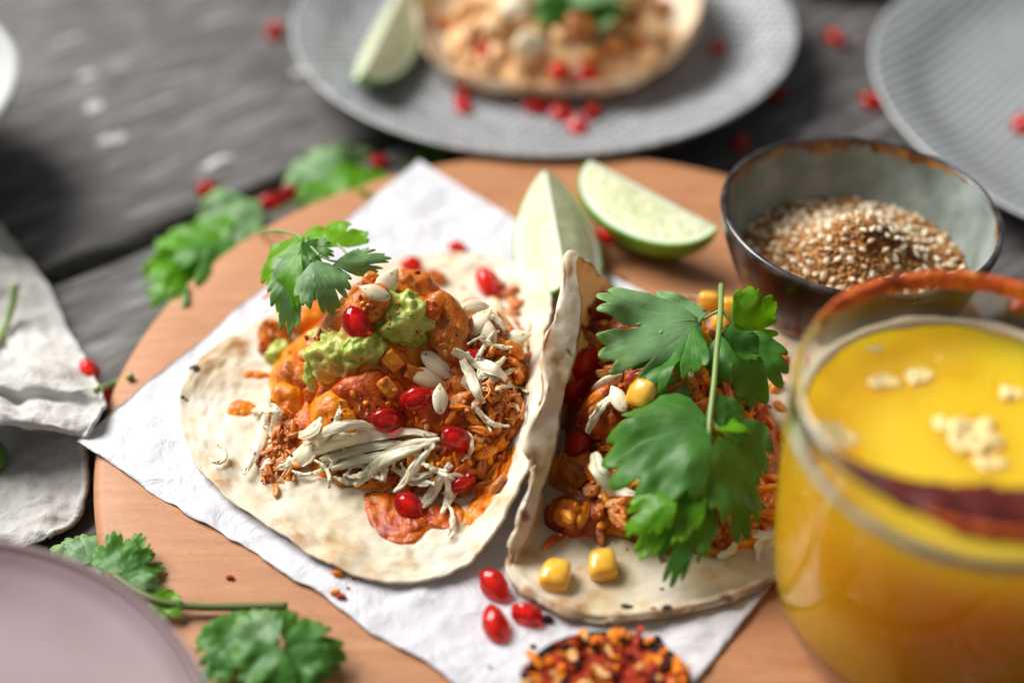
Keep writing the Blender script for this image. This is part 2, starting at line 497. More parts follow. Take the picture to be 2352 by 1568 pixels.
def leafmat(name, top, trans, tw, rough=0.42):
    m = Mat(name)
    uv = m.co.outputs['UV']
    sep = m.node('ShaderNodeSeparateXYZ'); m.l.new(uv, sep.inputs[0])
    c3 = m.math('ABSOLUTE', m.math('COSINE', m.math('MULTIPLY', sep.outputs[0], 3*math.pi)))
    v1 = m.math('MULTIPLY', c3, m.math('ADD', sep.outputs[1], 0.12))
    vein = m.ramp(v1, [(0.0, 1.0), (0.055, 0.0)])
    side = m.math('ABSOLUTE', m.math('SINE', m.math('SUBTRACT', m.math('MULTIPLY', sep.outputs[1], 17.0), m.math('MULTIPLY', c3, 4.5))))
    side = m.math('MULTIPLY', m.ramp(side, [(0.0, 1.0), (0.13, 0.0)]), m.ramp(sep.outputs[1], [(0.15, 0.0), (0.4, 1.0)]))
    n1 = m.noise(1.0, 3); r = m.rnd()
    dark = tuple(c*0.72 for c in top)
    c = m.mix(m.ramp(n1, [(0.35, 0.0), (0.62, 1.0)]), dark, top)
    c = m.mix(m.math('MULTIPLY', m.ramp(sep.outputs[1], [(0.8, 0.0), (1.0, 1.0)]), 0.5), c, (min(1, top[0]*1.7), min(1, top[1]*1.5), top[2]*0.7))  # yellow-green lift towards the margin paints a backlit rim into the colour
    c = m.mix(m.math('MULTIPLY', r, 0.35), c, tuple(min(1, a*1.5) for a in top))
    c = m.mix(m.math('MULTIPLY', vein, 0.28), c, tuple(min(1, a*2.2) for a in top))
    c = m.mix(m.math('MULTIPLY', side, 0.10), c, tuple(min(1, a*2.0) for a in top))
    m.base(c); m.set(rough=rough, spec=0.5)
    m.bump(vein, 0.2, 0.04); m.bump(side, 0.06, 0.01); m.bump(m.noise(2.2, 4), 0.35, 0.06)
    t = m.node('ShaderNodeBsdfTranslucent'); t.inputs[0].default_value = (*trans, 1)
    x = m.node('ShaderNodeMixShader'); x.inputs[0].default_value = tw
    m.l.new(m.b.outputs[0], x.inputs[1]); m.l.new(t.outputs[0], x.inputs[2]); m.l.new(x.outputs[0], m.out.inputs[0])
    return m.m
LEAF = leafmat('coriander_leaf', lin('4f8636'), lin('a0d820'), 0.44, 0.45)
LEAF_SHEEN = leafmat('coriander_leaf_sheen_tone', lin('7fa672'), lin('a8d848'), 0.40, 0.46)  # same leaf with the pale sky sheen put into its base colour
LEAF_BACKLIT = leafmat('coriander_leaf_backlit_tone', lin('6aa622'), lin('b8e41c'), 0.58, 0.36)  # same leaf with the glow of backlight put into its base colour
m = Mat('coriander_stem').set(base=lin('7f9a55'), rough=0.4, sss=0.2, sscale=0.003); STEM = m.m
m = Mat('coriander_stem_dark').set(base=lin('5c6b34'), rough=0.45, sss=0.1, sscale=0.003); STEM2 = m.m

# --- lime
m = Mat('lime_rind'); n1 = m.noise(6, 3)
m.base(m.ramp(m.noise(0.7, 3), [(0.3, lin('3f7a10')), (0.7, lin('7aa824'))])); m.set(rough=0.35); m.bump(n1, 0.4, 0.04); RIND = m.m
m = Mat('lime_pith').set(base=lin('e6ecd2'), rough=0.5, sss=0.3, sscale=0.004); PITH = m.m
m = Mat('lime_flesh')
uv = m.co.outputs['UV']; mp = m.mapping(scale=(0.20, 0.03, 1), vec=uv)
n1 = m.noise(0.9, 4, 0.65, mp, 0.8)
col = m.ramp(n1, [(0.34, lin('b0b868')), (0.46, lin('ccd29a')), (0.56, lin('e2e6c8')), (0.7, lin('f3f4e6'))])
m.base(col); m.set(rough=0.25, spec=0.5, sss=0.4, sscale=0.006, coat=0.2); m.b.inputs['Subsurface Radius'].default_value = (0.8, 1, 0.4); m.bump(n1, 0.6, 0.08); FLESH = m.m

# --- corn
m = Mat('corn_kernel'); n1 = m.noise(1.2, 2)
m.base(m.ramp(n1, [(0.3, lin('e09a1a')), (0.5, lin('f0bb40')), (0.75, lin('f6d98a'))])); m.set(rough=0.25, spec=0.5, sss=0.25, sscale=0.004, coat=0.3); CORN = m.m

# --- ceramics
m = Mat('dark_brown_glaze'); n1 = m.noise(1.2, 4)
m.base(m.ramp(n1, [(0.35, lin('1c100b')), (0.7, lin('3a241a'))])); m.set(rough=0.28, spec=0.5); m.bump(n1, 0.1, 0.05); BOWL_OUT = m.m
m = Mat('bowl_rim_glaze'); m.base(m.ramp(m.noise(1.8, 3), [(0.4, lin('2a2625')), (0.7, lin('57504d'))])); m.set(rough=0.2, spec=0.6); BOWL_RIM = m.m
m = Mat('celadon_glaze')
sep = m.node('ShaderNodeSeparateXYZ'); m.l.new(m.vec, sep.inputs[0])
zz = m.math('MULTIPLY', sep.outputs[2], 100.0)
n1 = m.noise(0.5, 5, 0.6); n2 = m.noise(0.35, 5, 0.7, None, 0.5)
col = m.ramp(n1, [(0.3, lin('5d665c')), (0.5, lin('838e88')), (0.7, lin('a2adab'))])
edge = m.math('ADD', zz, m.math('MULTIPLY', m.math('SUBTRACT', n2, 0.5), 2.4))
col = m.mix(m.ramp(m.math('DIVIDE', edge, 6.0), [(0.668, 0.0), (0.685, 1.0)]), col, m.mix(m.ramp(m.noise(1.5, 4), [(0.4, 0.0), (0.6, 1.0)]), lin('6b3a14'), lin('a8732f')))
m.base(col); m.set(rough=0.3, spec=0.5); CELADON = m.m

def plate_mat(name, c0, c1, scale, lines=False):
    m = Mat(name)
    w1 = m.node('ShaderNodeTexWave'); w1.inputs['Scale'].default_value = scale
    w1.inputs['Distortion'].default_value = 0.6; w1.inputs['Detail'].default_value = 1.0
    m.l.new(m.mapping(rot=(0, 0, 0.7)), w1.inputs['Vector'])
    h = w1.outputs['Fac']
    if not lines:
        w2 = m.node('ShaderNodeTexWave'); w2.inputs['Scale'].default_value = scale
        w2.inputs['Distortion'].default_value = 0.6
        m.l.new(m.mapping(rot=(0, 0, -0.85)), w2.inputs['Vector'])
        h = m.math('MULTIPLY', h, w2.outputs['Fac'])
    n = m.noise(0.5, 4)
    col = m.mix(m.ramp(h, [(0.05, 0.0), (0.55, 1.0)]), c0, c1)
    col = m.mix(m.math('MULTIPLY', m.ramp(n, [(0.4, 0.0), (0.7, 1.0)]), 0.25), col, c0)
    col = m.mix(m.math('MULTIPLY', m.ramp(m.noise(1.1, 3, 0.7), [(0.42, 0.0), (0.62, 1.0)]), 0.30), col, c1)
    m.base(col); m.set(rough=0.45, spec=0.45); m.bump(h, 0.5, 0.05)
    return m.m
PLATE = plate_mat('reticulated_grey_glaze', lin('5a5d60'), lin('c4c7cb'), 70.0)
PLATE2 = plate_mat('ribbed_grey_glaze', lin('74787b'), lin('a4a8ac'), 75.0, True)
m = Mat('plate_underside').set(base=lin('3c3a3a'), rough=0.5); PLATE_UNDER = m.m
m = Mat('mauve_glaze')
m.base(m.ramp(m.noise(0.4, 4), [(0.35, lin('6f5559')), (0.65, lin('7d666b'))])); m.set(rough=0.5, spec=0.5); MAUVE = m.m
m = Mat('mauve_rim').set(base=lin('5f4245'), rough=0.35); MAUVE_RIM = m.m
m = Mat('pale_grey_glaze').set(base=lin('b9bcbc'), rough=0.35); GREYB = m.m

# --- linen
m = Mat('white_linen')
w1 = m.node('ShaderNodeTexWave'); w1.inputs['Scale'].default_value = 520; m.l.new(m.mapping(rot=(0, 0, 0.3)), w1.inputs['Vector'])
w2 = m.node('ShaderNodeTexWave'); w2.inputs['Scale'].default_value = 520; m.l.new(m.mapping(rot=(0, 0, 1.87)), w2.inputs['Vector'])
h = m.math('ADD', w1.outputs['Fac'], w2.outputs['Fac'])
m.base(m.ramp(m.noise(0.4, 3), [(0.3, lin('b4b2ae')), (0.7, lin('cccac6'))])); m.set(rough=0.85, spec=0.15, sheen=0.2, sss=0.0)
m.bump(h, 0.25, 0.012); m.bump(m.noise(0.9, 5, 0.6, None, 1.0), 0.9, 0.22); LINEN = m.m

# --- drink
m = Mat('clear_glass').set(base=(1, 1, 1), rough=0.0, trans=1.0, ior=1.45, spec=0.5); GLASS = m.m
m = Mat('orange_drink')
n1 = m.noise(0.35, 3)
m.base(m.ramp(n1, [(0.35, lin('ffc024')), (0.65, lin('ffca38'))])); m.set(rough=0.12, spec=0.5, sss=1.0, sscale=0.05, ior=1.34); m.b.inputs['Subsurface Radius'].default_value = (1.0, 0.7, 0.15)
JUICE = m.m
m = Mat('drink_foam').set(base=lin('f6dc98'), rough=0.3); FOAM = m.m
m = Mat('pale_foam').set(base=lin('e6d9b8'), rough=0.35, sss=0.2, sscale=0.004); FOAM2 = m.m
m = Mat('bubble_film').set(base=(1, 0.98, 0.94), rough=0.02, trans=1.0, ior=1.16); BUBBLE = m.m
m = Mat('chili_salt_rim'); n1 = m.noise(2.2, 4)
m.base(m.ramp(n1, [(0.3, lin('6e1c08')), (0.5, lin('c4500c')), (0.7, lin('e6862a'))])); m.set(rough=0.6); m.bump(n1, 0.8, 0.12); CHILI_RIM = m.m
m = Mat('dark_chili_rim'); n1 = m.noise(2.2, 4)
m.base(m.ramp(n1, [(0.3, lin('30090a')), (0.6, lin('661a10'))])); m.set(rough=0.45); m.bump(n1, 0.8, 0.12); CHILI_DARK = m.m

# --- spice
m = Mat('sesame_seed'); r = m.rnd()
m.base(m.mix(m.math('POWER', r, 0.5), lin('b48a54'), lin('ece0c4'))); m.set(rough=0.4, sss=0.1, sscale=0.002); SESAME = m.m
def spice(name, a, b):
    m = Mat(name); m.base(m.ramp(m.noise(7.0, 2), [(0.35, lin(a)), (0.65, lin(b))])); m.set(rough=0.65, spec=0.25); return m.m
SPICE_P = spice('pale_ground_spice', '9a7440', 'cfae78'); SPICE = spice('ground_spice', '80481e', 'c88e50'); SPICE_D = spice('dark_ground_spice', '4a2812', '8c5828')
FL = [spice('chili_flake_orange', 'c8560c', 'f49a20'), spice('chili_flake_red', '7a1c08', 'b83c12'), spice('chili_flake_dark', '1c0a0c', '46120e'), spice('chili_flake_seed', 'd08a3c', 'ecc084')]
m = Mat('spoon_metal').set(base=lin('6a5c50'), rough=0.25, metal=1.0); METAL = m.m
m = Mat('carrot_shred').set(base=lin('e8672a'), rough=0.4, sss=0.2, sscale=0.003); CARROT = m.m
m = Mat('green_pepper').set(base=lin('4d8a1c'), rough=0.25, coat=0.4); PEPPER = m.m

# ================================================================== the setting
random.seed(4)
TZ = -1.6                                        # table top; the board's top is z = 0
table = empty('table', (0, 0, TZ)); tag(table, 'weathered grey wooden plank table', None, None, 'structure')
pa = math.atan2(4.31, 5.75); ca, sa = math.cos(pa), math.sin(pa)
w0 = -(-16.39)*sa+5.3*ca                          # the open joint seen at the left
for k in range(-3, 4):
    a = w0+k*22.0+0.42; b = a+22.0-0.84
    nl, nw = 60, 8
    xs = np.linspace(-95, 95, nl); ws = np.linspace(a, b, nw)
    prof = [(a+0.05, TZ-2.4), (a, TZ-0.4), (a+0.12, TZ-0.1), (a+0.35, TZ)]+[(w, TZ) for w in np.linspace(a+1.5, b-1.5, 6)]+[(b-0.35, TZ), (b-0.12, TZ-0.1), (b, TZ-0.4), (b-0.05, TZ-2.4)]
    V = []
    for x in xs:
        for (w, z) in prof:
            ed = 0.10*fbm((x*0.25, k*3.0, w*0.1), 2)
            ww = w+(ed if abs(w-a) < 0.5 or abs(w-b) < 0.5 else 0)
            V.append((x, ww, z+(0.03*fbm((x*0.15, w*0.8, k), 2) if z > TZ-0.2 else 0)-0.03))
    V = np.array(V)
    me = mesh_data('plank', (V-np.array([0, 0, TZ]))*CM, grid_faces(nl, len(prof)))
    o = link('plank', me, WOOD, table); o.rotation_euler = (0, 0, pa)
    me.flip_normals() if me.polygons[len(me.polygons)//2].normal.z < 0 else None
V = [(-130, -130, TZ-2.5), (130, -130, TZ-2.5), (130, 130, TZ-2.5), (-130, 130, TZ-2.5)]
build('gap_shade_sheet', V, [(0, 1, 2, 3)], GAP_SHADE, table, smooth=False)  # added near-black sheet, stands in for the shade below the plank gaps
add_solid('table', [(-130, -130, TZ), (130, -130, TZ), (130, 130, TZ), (-130, 130, TZ)], [(0, 1, 2, 3)])

for (u, v, w, h) in ((258, 318, .62, .42), (215, 246, .42, .32), (205, 172, .55, .2), (500, 372, .75, .3), (690, 165, .4, .25), (150, 95, .9, .1)):
    p = at(u, v, TZ); V, F = blob((p[0], p[1], TZ-0.005), (w, h, 0.02), np.array([[ca, -sa, 0], [sa, ca, 0], [0, 0, 1.0]]), u*.03, .6, 2.5, 3)
    build('paint_spot', V, F, PAINT, table)

# ---------------------------------------------------------------- round board
BC = np.array([1.84, -3.31]); BR = 14.1
prof = [(0.01, TZ+0.02), (BR-1.2, TZ+0.02), (BR-0.5, TZ+0.1), (BR-0.12, TZ+0.5), (BR, -0.6), (BR-0.02, -0.25), (BR-0.14, -0.06), (BR-0.35, 0.0)]+[(BR*f, 0.0) for f in (0.9, 0.8, 0.6, 0.4, 0.2, 0.001)]
V, F = lathe(prof, 160, BC, lambda a, r, z: (1+0.004*math.sin(3*a+1)+0.003*math.sin(5*a), 0.0))
tag(build('serving_board', V, F, BOARD, None, (BC[0], BC[1], TZ), solid='board'), 'round peach-brown wooden board under the two front tacos', 'serving board')

# ---------------------------------------------------------------- paper sheet
Lc, Tc, Rc, Bc = [np.array(p) for p in ((-12.63, -4.55), (-3.45, 9.97), (10.8, -4.6), (2.4, -15.7))]
n = 150
G = np.zeros((n, n, 3))
for i in range(n):
    for j in range(n):
        s, t = i/(n-1), j/(n-1)
        p = (1-s)*(1-t)*Lc+(1-s)*t*Tc+s*t*Rc+s*(1-t)*Bc
        e = 0.22*fbm((s*9, 3.0, 0), 3) if t < 0.02 else 0
        if t < 0.12: p = p+np.array([0.6, 0.8])*0.22*fbm((s*9, 3.0, 0), 3)*(1-t/0.12)
        x, y = p
        c = fbm((x*0.35, y*0.35, 1.0), 3); r = abs(fbm((x*0.55, y*0.55, 4.0), 2))
        fold = 0.35*math.exp(-((t-1.0)/0.05)**2)*math.exp(-((s-0.62)/0.12)**2)
        G[i, j] = (x, y, 0.10+0.09*c+0.10*max(0, 0.25-r)+fold+0.07*fbm((x*1.1, y*1.1, 2), 2))
G[..., 2] = np.maximum(G[..., 2], 0.035)
V, F = shell(G, 0.012)
tag(build('paper_sheet', V, F, PAPER, None, (0, -3, 0), solid='paper'), 'white crumpled baking paper lying on the round board', 'paper')

# ---------------------------------------------------------------- plates
def plate(name, c, R, zr, label, mt, tex_under, depth=1.5):
    e = empty(name, (c[0], c[1], TZ)); tag(e, label, 'plate')
    zb = TZ+0.35
    p = smooth_prof([(0.01, zb+0.25), (R*0.35, zb+0.25), (R*0.62, zb+0.28), (R*0.78, zb+0.55), (R*0.90, zr-0.42), (R*0.985, zr-0.03), (R, zr)], 40)
    V, F = lathe(p, 160, c); build('dish', V, F, mt, e, solid=name)
    p = smooth_prof([(R, zr), (R+0.05, zr-0.06), (R-0.03, zr-0.18)], 6)
    V, F = lathe(p, 160, c); build('rim', V, F, GREYB, e)
    p = smooth_prof([(R-0.03, zr-0.18), (R*0.9, zr-0.65), (R*0.72, zb+0.1), (R*0.6, TZ+0.15), (R*0.58, TZ), (R*0.52, TZ), (0.01, TZ+0.1)], 30)
    V, F = lathe(p, 160, c); build('underside', V, F, PLATE_UNDER, e)
    return e
PC = (1.34, 20.43)
plate('grey_plate', PC, 10.5, 0.4, 'grey textured plate holding the taco at the back', PLATE, None)
plate('ribbed_plate', (26.6, 14.75), 12.3, 0.4, 'empty pale grey ribbed plate at the upper right', PLATE2, None)
plate('far_plate', (15.6, 33.4), 8.0, 0.3, 'pale plate just showing at the top edge between the two plates', PLATE2, None)

# ---------------------------------------------------------------- pale bowl at the left edge
def bowl(name, c, prof_out, prof_in, mats, label, cat, part_names=('wall', 'lining'), tilt=(0, 0), n=128, rim=None):
    e = empty(name, (c[0], c[1], prof_out[0][1])); tag(e, label, cat)
    w = lambda a, r, z: (1+0.006*math.sin(2*a+0.4)+0.004*math.sin(3*a), 0.03*z*math.cos(a-tilt[0])*tilt[1])
    V, F = lathe(smooth_prof(prof_out, 40), n, c, w); build(part_names[0], V, F, mats[0], e)
    V, F = lathe(smooth_prof(prof_in, 40), n, c, w); build(part_names[1], V, F, mats[1], e, solid=name)
    if rim:
        V, F = lathe(smooth_prof(rim, 8), n, c, w); build('rim', V, F, mats[2], e)
    return e
bowl('pale_bowl', (-26.2, 10.2), [(0.01, TZ), (3.4, TZ), (3.8, TZ+0.3), (6.6, 0.5), (8.0, 1.9), (8.25, 2.6)], [(8.25, 2.6), (8.0, 2.62), (7.7, 2.0), (6.2, 0.6), (3.0, -0.7), (0.01, -0.8)], (GREYB, GREYB), 'pale grey bowl cut off by the left edge', 'bowl')

# ---------------------------------------------------------------- mauve bowl, out of focus at the lower left
bowl('mauve_plate', (-13.6, -19.4), [(0.01, TZ), (3.2, TZ), (3.5, TZ+0.3), (4.0, 0.6), (5.8, 2.2), (7.6, 3.55), (7.95, 3.85)],
     [(7.72, 3.86), (7.2, 3.62), (6.0, 3.3), (4.0, 3.1), (2.0, 3.0), (0.01, 3.0)], (MAUVE_RIM, MAUVE, MAUVE_RIM), 'blurred mauve footed plate at the lower left corner', 'plate', ('foot_and_wall', 'dish'),
     rim=[(7.95, 3.85), (7.93, 3.95), (7.82, 3.95), (7.72, 3.86)])

# ---------------------------------------------------------------- spice bowl
SB = np.array([10.48, 0.98])
SBE = bowl('spice_bowl', SB, [(0.01, 0.0), (1.9, 0.0), (2.1, 0.12), (2.5, 0.5), (3.35, 1.7), (3.95, 3.2), (4.2, 4.15)],
     [(4.0, 4.28), (3.8, 3.4), (3.3, 2.0), (2.5, 1.0), (1.2, 0.55), (0.01, 0.5)], (BOWL_OUT, CELADON, BOWL_RIM), 'dark brown spice bowl with green-grey glaze and rusty rim', 'bowl', ('wall', 'glazed_lining'), (0.3, -0.8),
     rim=[(4.2, 4.15), (4.2, 4.3), (4.1, 4.36), (4.02, 4.32), (4.0, 4.28)])
# heap of ground spice
def spice_h(x, y):
    dx, dy = x-SB[0], y-SB[1]
    r = math.hypot(dx-0.1, dy+0.1)
    h = 2.45+1.55*math.exp(-((dx-0.2)/1.7)**2-((dy+0.1)/1.5)**2)+0.15*math.exp(-((dx+1.2)/1.2)**2-((dy+0.3)/1.0)**2)
    return h+0.07*fbm((x*1.2, y*1.2, 0), 3)-0.05*r*0.6
n = 80; V = []; R0 = 3.6
G = np.zeros((26, n, 3))
for i in range(26):
    for j in range(n):
        r = R0*i/25*1.0; a = 2*math.pi*j/n
        x, y = SB[0]+r*math.cos(a), SB[1]+r*math.sin(a)
        G[i, j] = (x, y, spice_h(x, y)+0.03*fbm((x*5, y*5, 2), 2))
V = G.reshape(-1, 3); F = grid_faces(26, n, True)
build('spice_mix', V, F, SPICE, None, (SB[0], SB[1], 1.0), solid='spice')
sm = bpy.data.objects['spice_mix']; tag(sm, 'brown ground spice filling the dark bowl', 'spice', None, 'stuff')
rng = np.random.RandomState(3)
P0, F0 = ico(1)
parts = []; partsd = []; partsp = []
for k in range(5200):
    a, r = rng.uniform(0, 2*math.pi), 3.5*math.sqrt(rng.uniform(0, 1))
    x, y = SB[0]+r*math.cos(a), SB[1]+r*math.sin(a)
    s = rng.uniform(0.035, 0.085)
    q = P0*np.array([s*rng.uniform(0.8, 1.6), s, s*0.8])
    c, d = math.cos(a*3), math.sin(a*3)
    q = q@np.array([[c, -d, 0], [d, c, 0], [0, 0, 1]])+np.array([x, y, spice_h(x, y)+0.03])
    dk = 0.8*fbm((x*0.9, y*0.9, 5), 2)-0.1+0.34*math.exp(-((x-SB[0]-0.9)/0.7)**2-((y-SB[1]+0.5)/0.9)**2)
    (partsd if dk > 0.25 else partsp if rng.uniform() < .34 else parts).append((q, F0))
for nm, pr, mt, lb in (('spice_grains', parts, SPICE, 'coarse brown spice grains strewn over the bowl heap'), ('pale_spice_grains', partsp, SPICE_P, 'pale crushed grains mixed through the bowl heap'), ('dark_spice_grains', partsd, SPICE_D, 'patch of darker spice grains on the bowl heap')):
    V, F = join(pr); tag(build(nm, V, F, mt, None, (SB[0], SB[1], 1.0), smooth=True), lb, 'spice', None, 'stuff')
# sesame seeds, each its own
P, F = ico(2)
sv = P.copy(); sv[:, 0] *= 0.165; sv[:, 1] *= 0.105*(1-0.3*P[:, 0]); sv[:, 2] *= 0.065
ses = mesh_data('sesame_seed', sv*CM, F); ses.materials.append(SESAME)
cnt = 0; k = 0; taken = []
while cnt < 290 and k < 6000:
    k += 1
    a, r = rng.uniform(0, 2*math.pi), 3.4*math.sqrt(rng.uniform(0, 1))
    x, y = SB[0]+r*math.cos(a), SB[1]+r*math.sin(a)
    dk = 0.35*math.exp(-((x-SB[0]-0.8)/0.75)**2-((y-SB[1]+0.6)/0.9)**2)
    if rng.uniform() < dk or any((x-p)**2+(y-q)**2 < 0.05 for p, q in taken): continue
    taken.append((x, y)); cnt += 1
    o = link('sesame_seed', ses, None)
    o.location = np.array([x, y, spice_h(x, y)+0.085])*CM
    o.rotation_euler = (rng.uniform(-0.6, 0.6), rng.uniform(-0.6, 0.6), rng.uniform(0, 6.28))
    s = rng.uniform(0.85, 1.15); o.scale = (s, s, s)
    tag(o, 'pale sesame seed lying on the brown spice in the dark bowl', 'sesame seed', 'sesame seeds on the spice heap')

# ---------------------------------------------------------------- drinking glass
GC = np.array([10.4, -10.95]); RZ = 8.05; GS = 1.055
e = empty('drinking_glass', (GC[0], GC[1], 0)); tag(e, 'clear glass of yellow-orange drink with chili rim at the lower right', 'glass')
out_p = smooth_prof([(0.01, 0.05), (2.3, 0.05), (2.75, 0.12), (3.2, 0.5), (3.55, 1.3), (3.75, 2.6), (3.88, 4.5), (3.95, 6.5), (3.95, 7.95)], 50)*np.array([GS, 1])
in_p = smooth_prof([(3.90, 8.05), (3.80, 7.95), (3.78, 6.5), (3.70, 4.5), (3.55, 2.7), (3.25, 1.6), (2.7, 1.0), (1.5, 0.8), (0.01, 0.75)], 50)*np.array([GS, 1])
V, F = lathe(np.vstack([out_p, in_p]), 160, GC); build('tumbler', V, F, GLASS, e)
# spiced rim: orange along the back, dark along the front
def rimarc(a0, a1, mt, nm, w, drop_, seed, rc=3.88):
    na = 90; pr = []
    for i in range(na):
        a = a0+(a1-a0)*i/(na-1)
        f = min(1, (6 if rc > 3.8 else 2.6)*min(i, na-1-i)/(na-1)); rc_ = 3.88+(rc-3.88)*f
        for j in range(9):
            q = math.pi*2*j/9
            rr = rc_+w*f*math.cos(q)*(1+0.3*fbm((a*9, j, seed), 2)); zz = RZ-drop_*f*0.5+0.02+drop_*f*math.sin(q)*(1+0.25*fbm((a*7, j*0.7, seed+2), 2))
            pr.append((GC[0]+rr*GS*math.cos(a), GC[1]+rr*GS*math.sin(a), zz))
    build(nm, pr, grid_faces(na, 9, True, 0, True), mt, e)
rimarc(math.radians(20), math.radians(148), CHILI_RIM, 'chili_rim', 0.16, 0.24, 1.0)
rimarc(math.radians(204), math.radians(330), CHILI_DARK, 'dark_chili_rim', 0.66, 0.30, 4.0, 3.28)
rimarc(math.radians(236), math.radians(325), CHILI_RIM, 'chili_rim', 0.12, 0.22, 7.0, 3.93)
# drink
LZ = 6.75
d = empty('orange_drink', (GC[0], GC[1], 0.8)); tag(d, 'cloudy yellow-orange drink filling the glass', 'drink')
jp = np.array([(max(0.01, r+0.03), z) for r, z in in_p[::-1] if z < LZ-0.1]+[(3.82*GS, LZ+0.06), (3.72*GS, LZ+0.02), (3.5*GS, LZ-0.03), (2.5, LZ-0.04), (1.2, LZ-0.04), (0.01, LZ-0.04)])
V, F = lathe(jp, 128, GC); build('liquid', V, F, JUICE, d, solid='drink')
pr = []
for i in range(120):                            # pale line of foam where the drink meets the glass
    a = 2*math.pi*i/120
    for j in range(8):
        q = 2*math.pi*j/8; w = 0.13*(1+0.5*fbm((math.cos(a)*4, math.sin(a)*4, 1), 3))
        pr.append((GC[0]+(3.68*GS+w*math.cos(q)*1.1)*math.cos(a), GC[1]+(3.68*GS+w*math.cos(q)*1.1)*math.sin(a), LZ+0.04+w*math.sin(q)))
build('foam_line', pr, grid_faces(120, 8, True, 0, True)+[(119*8+j, 119*8+(j+1) % 8, (j+1) % 8, j) for j in range(8)], FOAM2, d)
# foam patches and bubbles on the drink
rs = np.random.RandomState(8)
for (u, v, w, h) in ((1870, 990, 0.9, 0.35), (2240, 1000, 0.8, 0.45), (2270, 1060, 0.5, 0.3), (2110, 860, 0.45, 0.25), (2030, 870, 0.5, 0.2), (1930, 1010, 0.5, 0.25), (2160, 970, 0.3, 0.2), (2000, 1085, 0.35, 0.15), (2320, 900, 0.4, 0.2), (2010, 800, 0.3, 0.15)):
    c = at(u, v, LZ); pp = []
    if np.hypot(*(c[:2]-GC)) > 3.4: c[:2] = GC+(c[:2]-GC)*3.3/np.hypot(*(c[:2]-GC))
    V, F = blob((c[0], c[1], LZ-0.02), (w*0.75, h*1.1, 0.022), None, u*0.01, 0.8, 3.0, 4)
    build('foam_patch', V, F, FOAM, d)
rb = np.random.RandomState(2)
for (u, v, r) in [(1900+rb.uniform(0, 430), 800+rb.uniform(0, 260), rb.uniform(.04, .1)) for _ in range(26)]+[(2180, 830, 0.50), (2045, 845, 0.18), (2090, 905, 0.12), (2290, 870, 0.15), (1960, 925, 0.13)]:
    c = at(u, v, LZ)
    if np.hypot(*(c[:2]-GC)) > 3.4: continue
    V, F = blob((c[0], c[1], LZ-0.02), (r, r, r*0.75), None, 0, 0, 1, 3)
    build('bubble', V, F, BUBBLE, d)

# ---------------------------------------------------------------- linen napkin at the left
rows = [((-260, 380, -1.3), (-110, 430, -1.1), (-20, 495, -1.35)),
        ((-240, 480, -0.6), (-80, 530, -0.3), (25, 545, -1.2)),
        ((-240, 590, -0.4), (-40, 620, -0.3), (95, 635, -1.0)),
        ((-240, 690, -0.9), (20, 715, -1.1), (150, 740, -1.1)),
        ((-240, 770, -0.5), (30, 790, -0.7), (185, 810, -0.8)),
        ((-240, 820, 0.5), (40, 838, 0.4), (210, 862, -0.2)),
        ((-240, 865, 0.9), (60, 885, 0.7), (235, 915, 0.2)),
        ((-240, 905, 0.4), (60, 918, 0.3), (242, 945, 0.1)),
        ((-240, 930, 0.8), (60, 945, 0.75), (215, 965, 0.5)),
        ((-240, 968, 0.5), (60, 980, 0.5), (190, 992, 0.3)),
        ((-240, 955, -0.8), (60, 965, -0.8), (188, 980, -0.5)),
        ((-240, 1000, -1.35), (60, 1005, -1.35), (192, 1020, -0.6)),
        ((-240, 1100, -1.3), (60, 1090, -1.3), (194, 1075, -0.8)),
        ((-240, 1200, -1.3), (60, 1170, -1.25), (190, 1135, -1.0)),
        ((-240, 1290, -1.35), (40, 1235, -1.3), (165, 1190, -1.2)),
        ((-240, 1350, -1.4), (0, 1275, -1.35), (105, 1240, -1.35))]
C3 = np.array([[at(*p) for p in r] for r in rows])
A = catmull(C3, 150); G = np.stack([catmull(A[i], 70) for i in range(150)])
for i in range(150):
    for j in range(70):
        p = G[i, j]; G[i, j, 2] += 0.20*fbm((p[0]*0.7+p[1]*.3, p[1]*0.9, i*0.03), 3)+0.10*(0.3-abs(fbm((p[0]*0.9, p[1]*1.3, 7), 2)))+0.05*fbm((p[0]*2.2, p[1]*1.7, 3), 2)
for i in range(150):
    for j in range(70):
        p = G[i, j]; q = p[0]*0.55+p[1]*0.85
        G[i, j, 2] += 0.16*math.sin(q*3.2+1.8*fbm((p[0]*.4, p[1]*.4, 2), 2)*2)*max(0, min(1, (i-30)/25))*max(0, min(1, (100-i)/15))
        G[i, j, 0] += 0.10*fbm((q*1.2, i*.05, 6), 2)
G[..., 2] = np.maximum(G[..., 2], TZ+0.12)
V, F = shell(G, 0.04)
e = empty('linen_napkin', (-16, -2, TZ)); tag(e, 'crumpled white linen napkin at the left edge', 'napkin')
build('cloth', V, F, LINEN, e, solid='napkin')
hem = G[96:, 69]; V, F = tube(hem[::2]+np.array([0, 0, -0.02]), 0.11, 10); V = V+np.array([[0.04*fbm(p*1.5, 2), 0, 0.05*fbm(p*2.0, 2, 3)] for p in V])
build('hem', V, F, LINEN, e)
hem = G[40:92, 69]; V, F = tube(hem[::2], 0.07, 10); build('hem', V, F, LINEN, e)

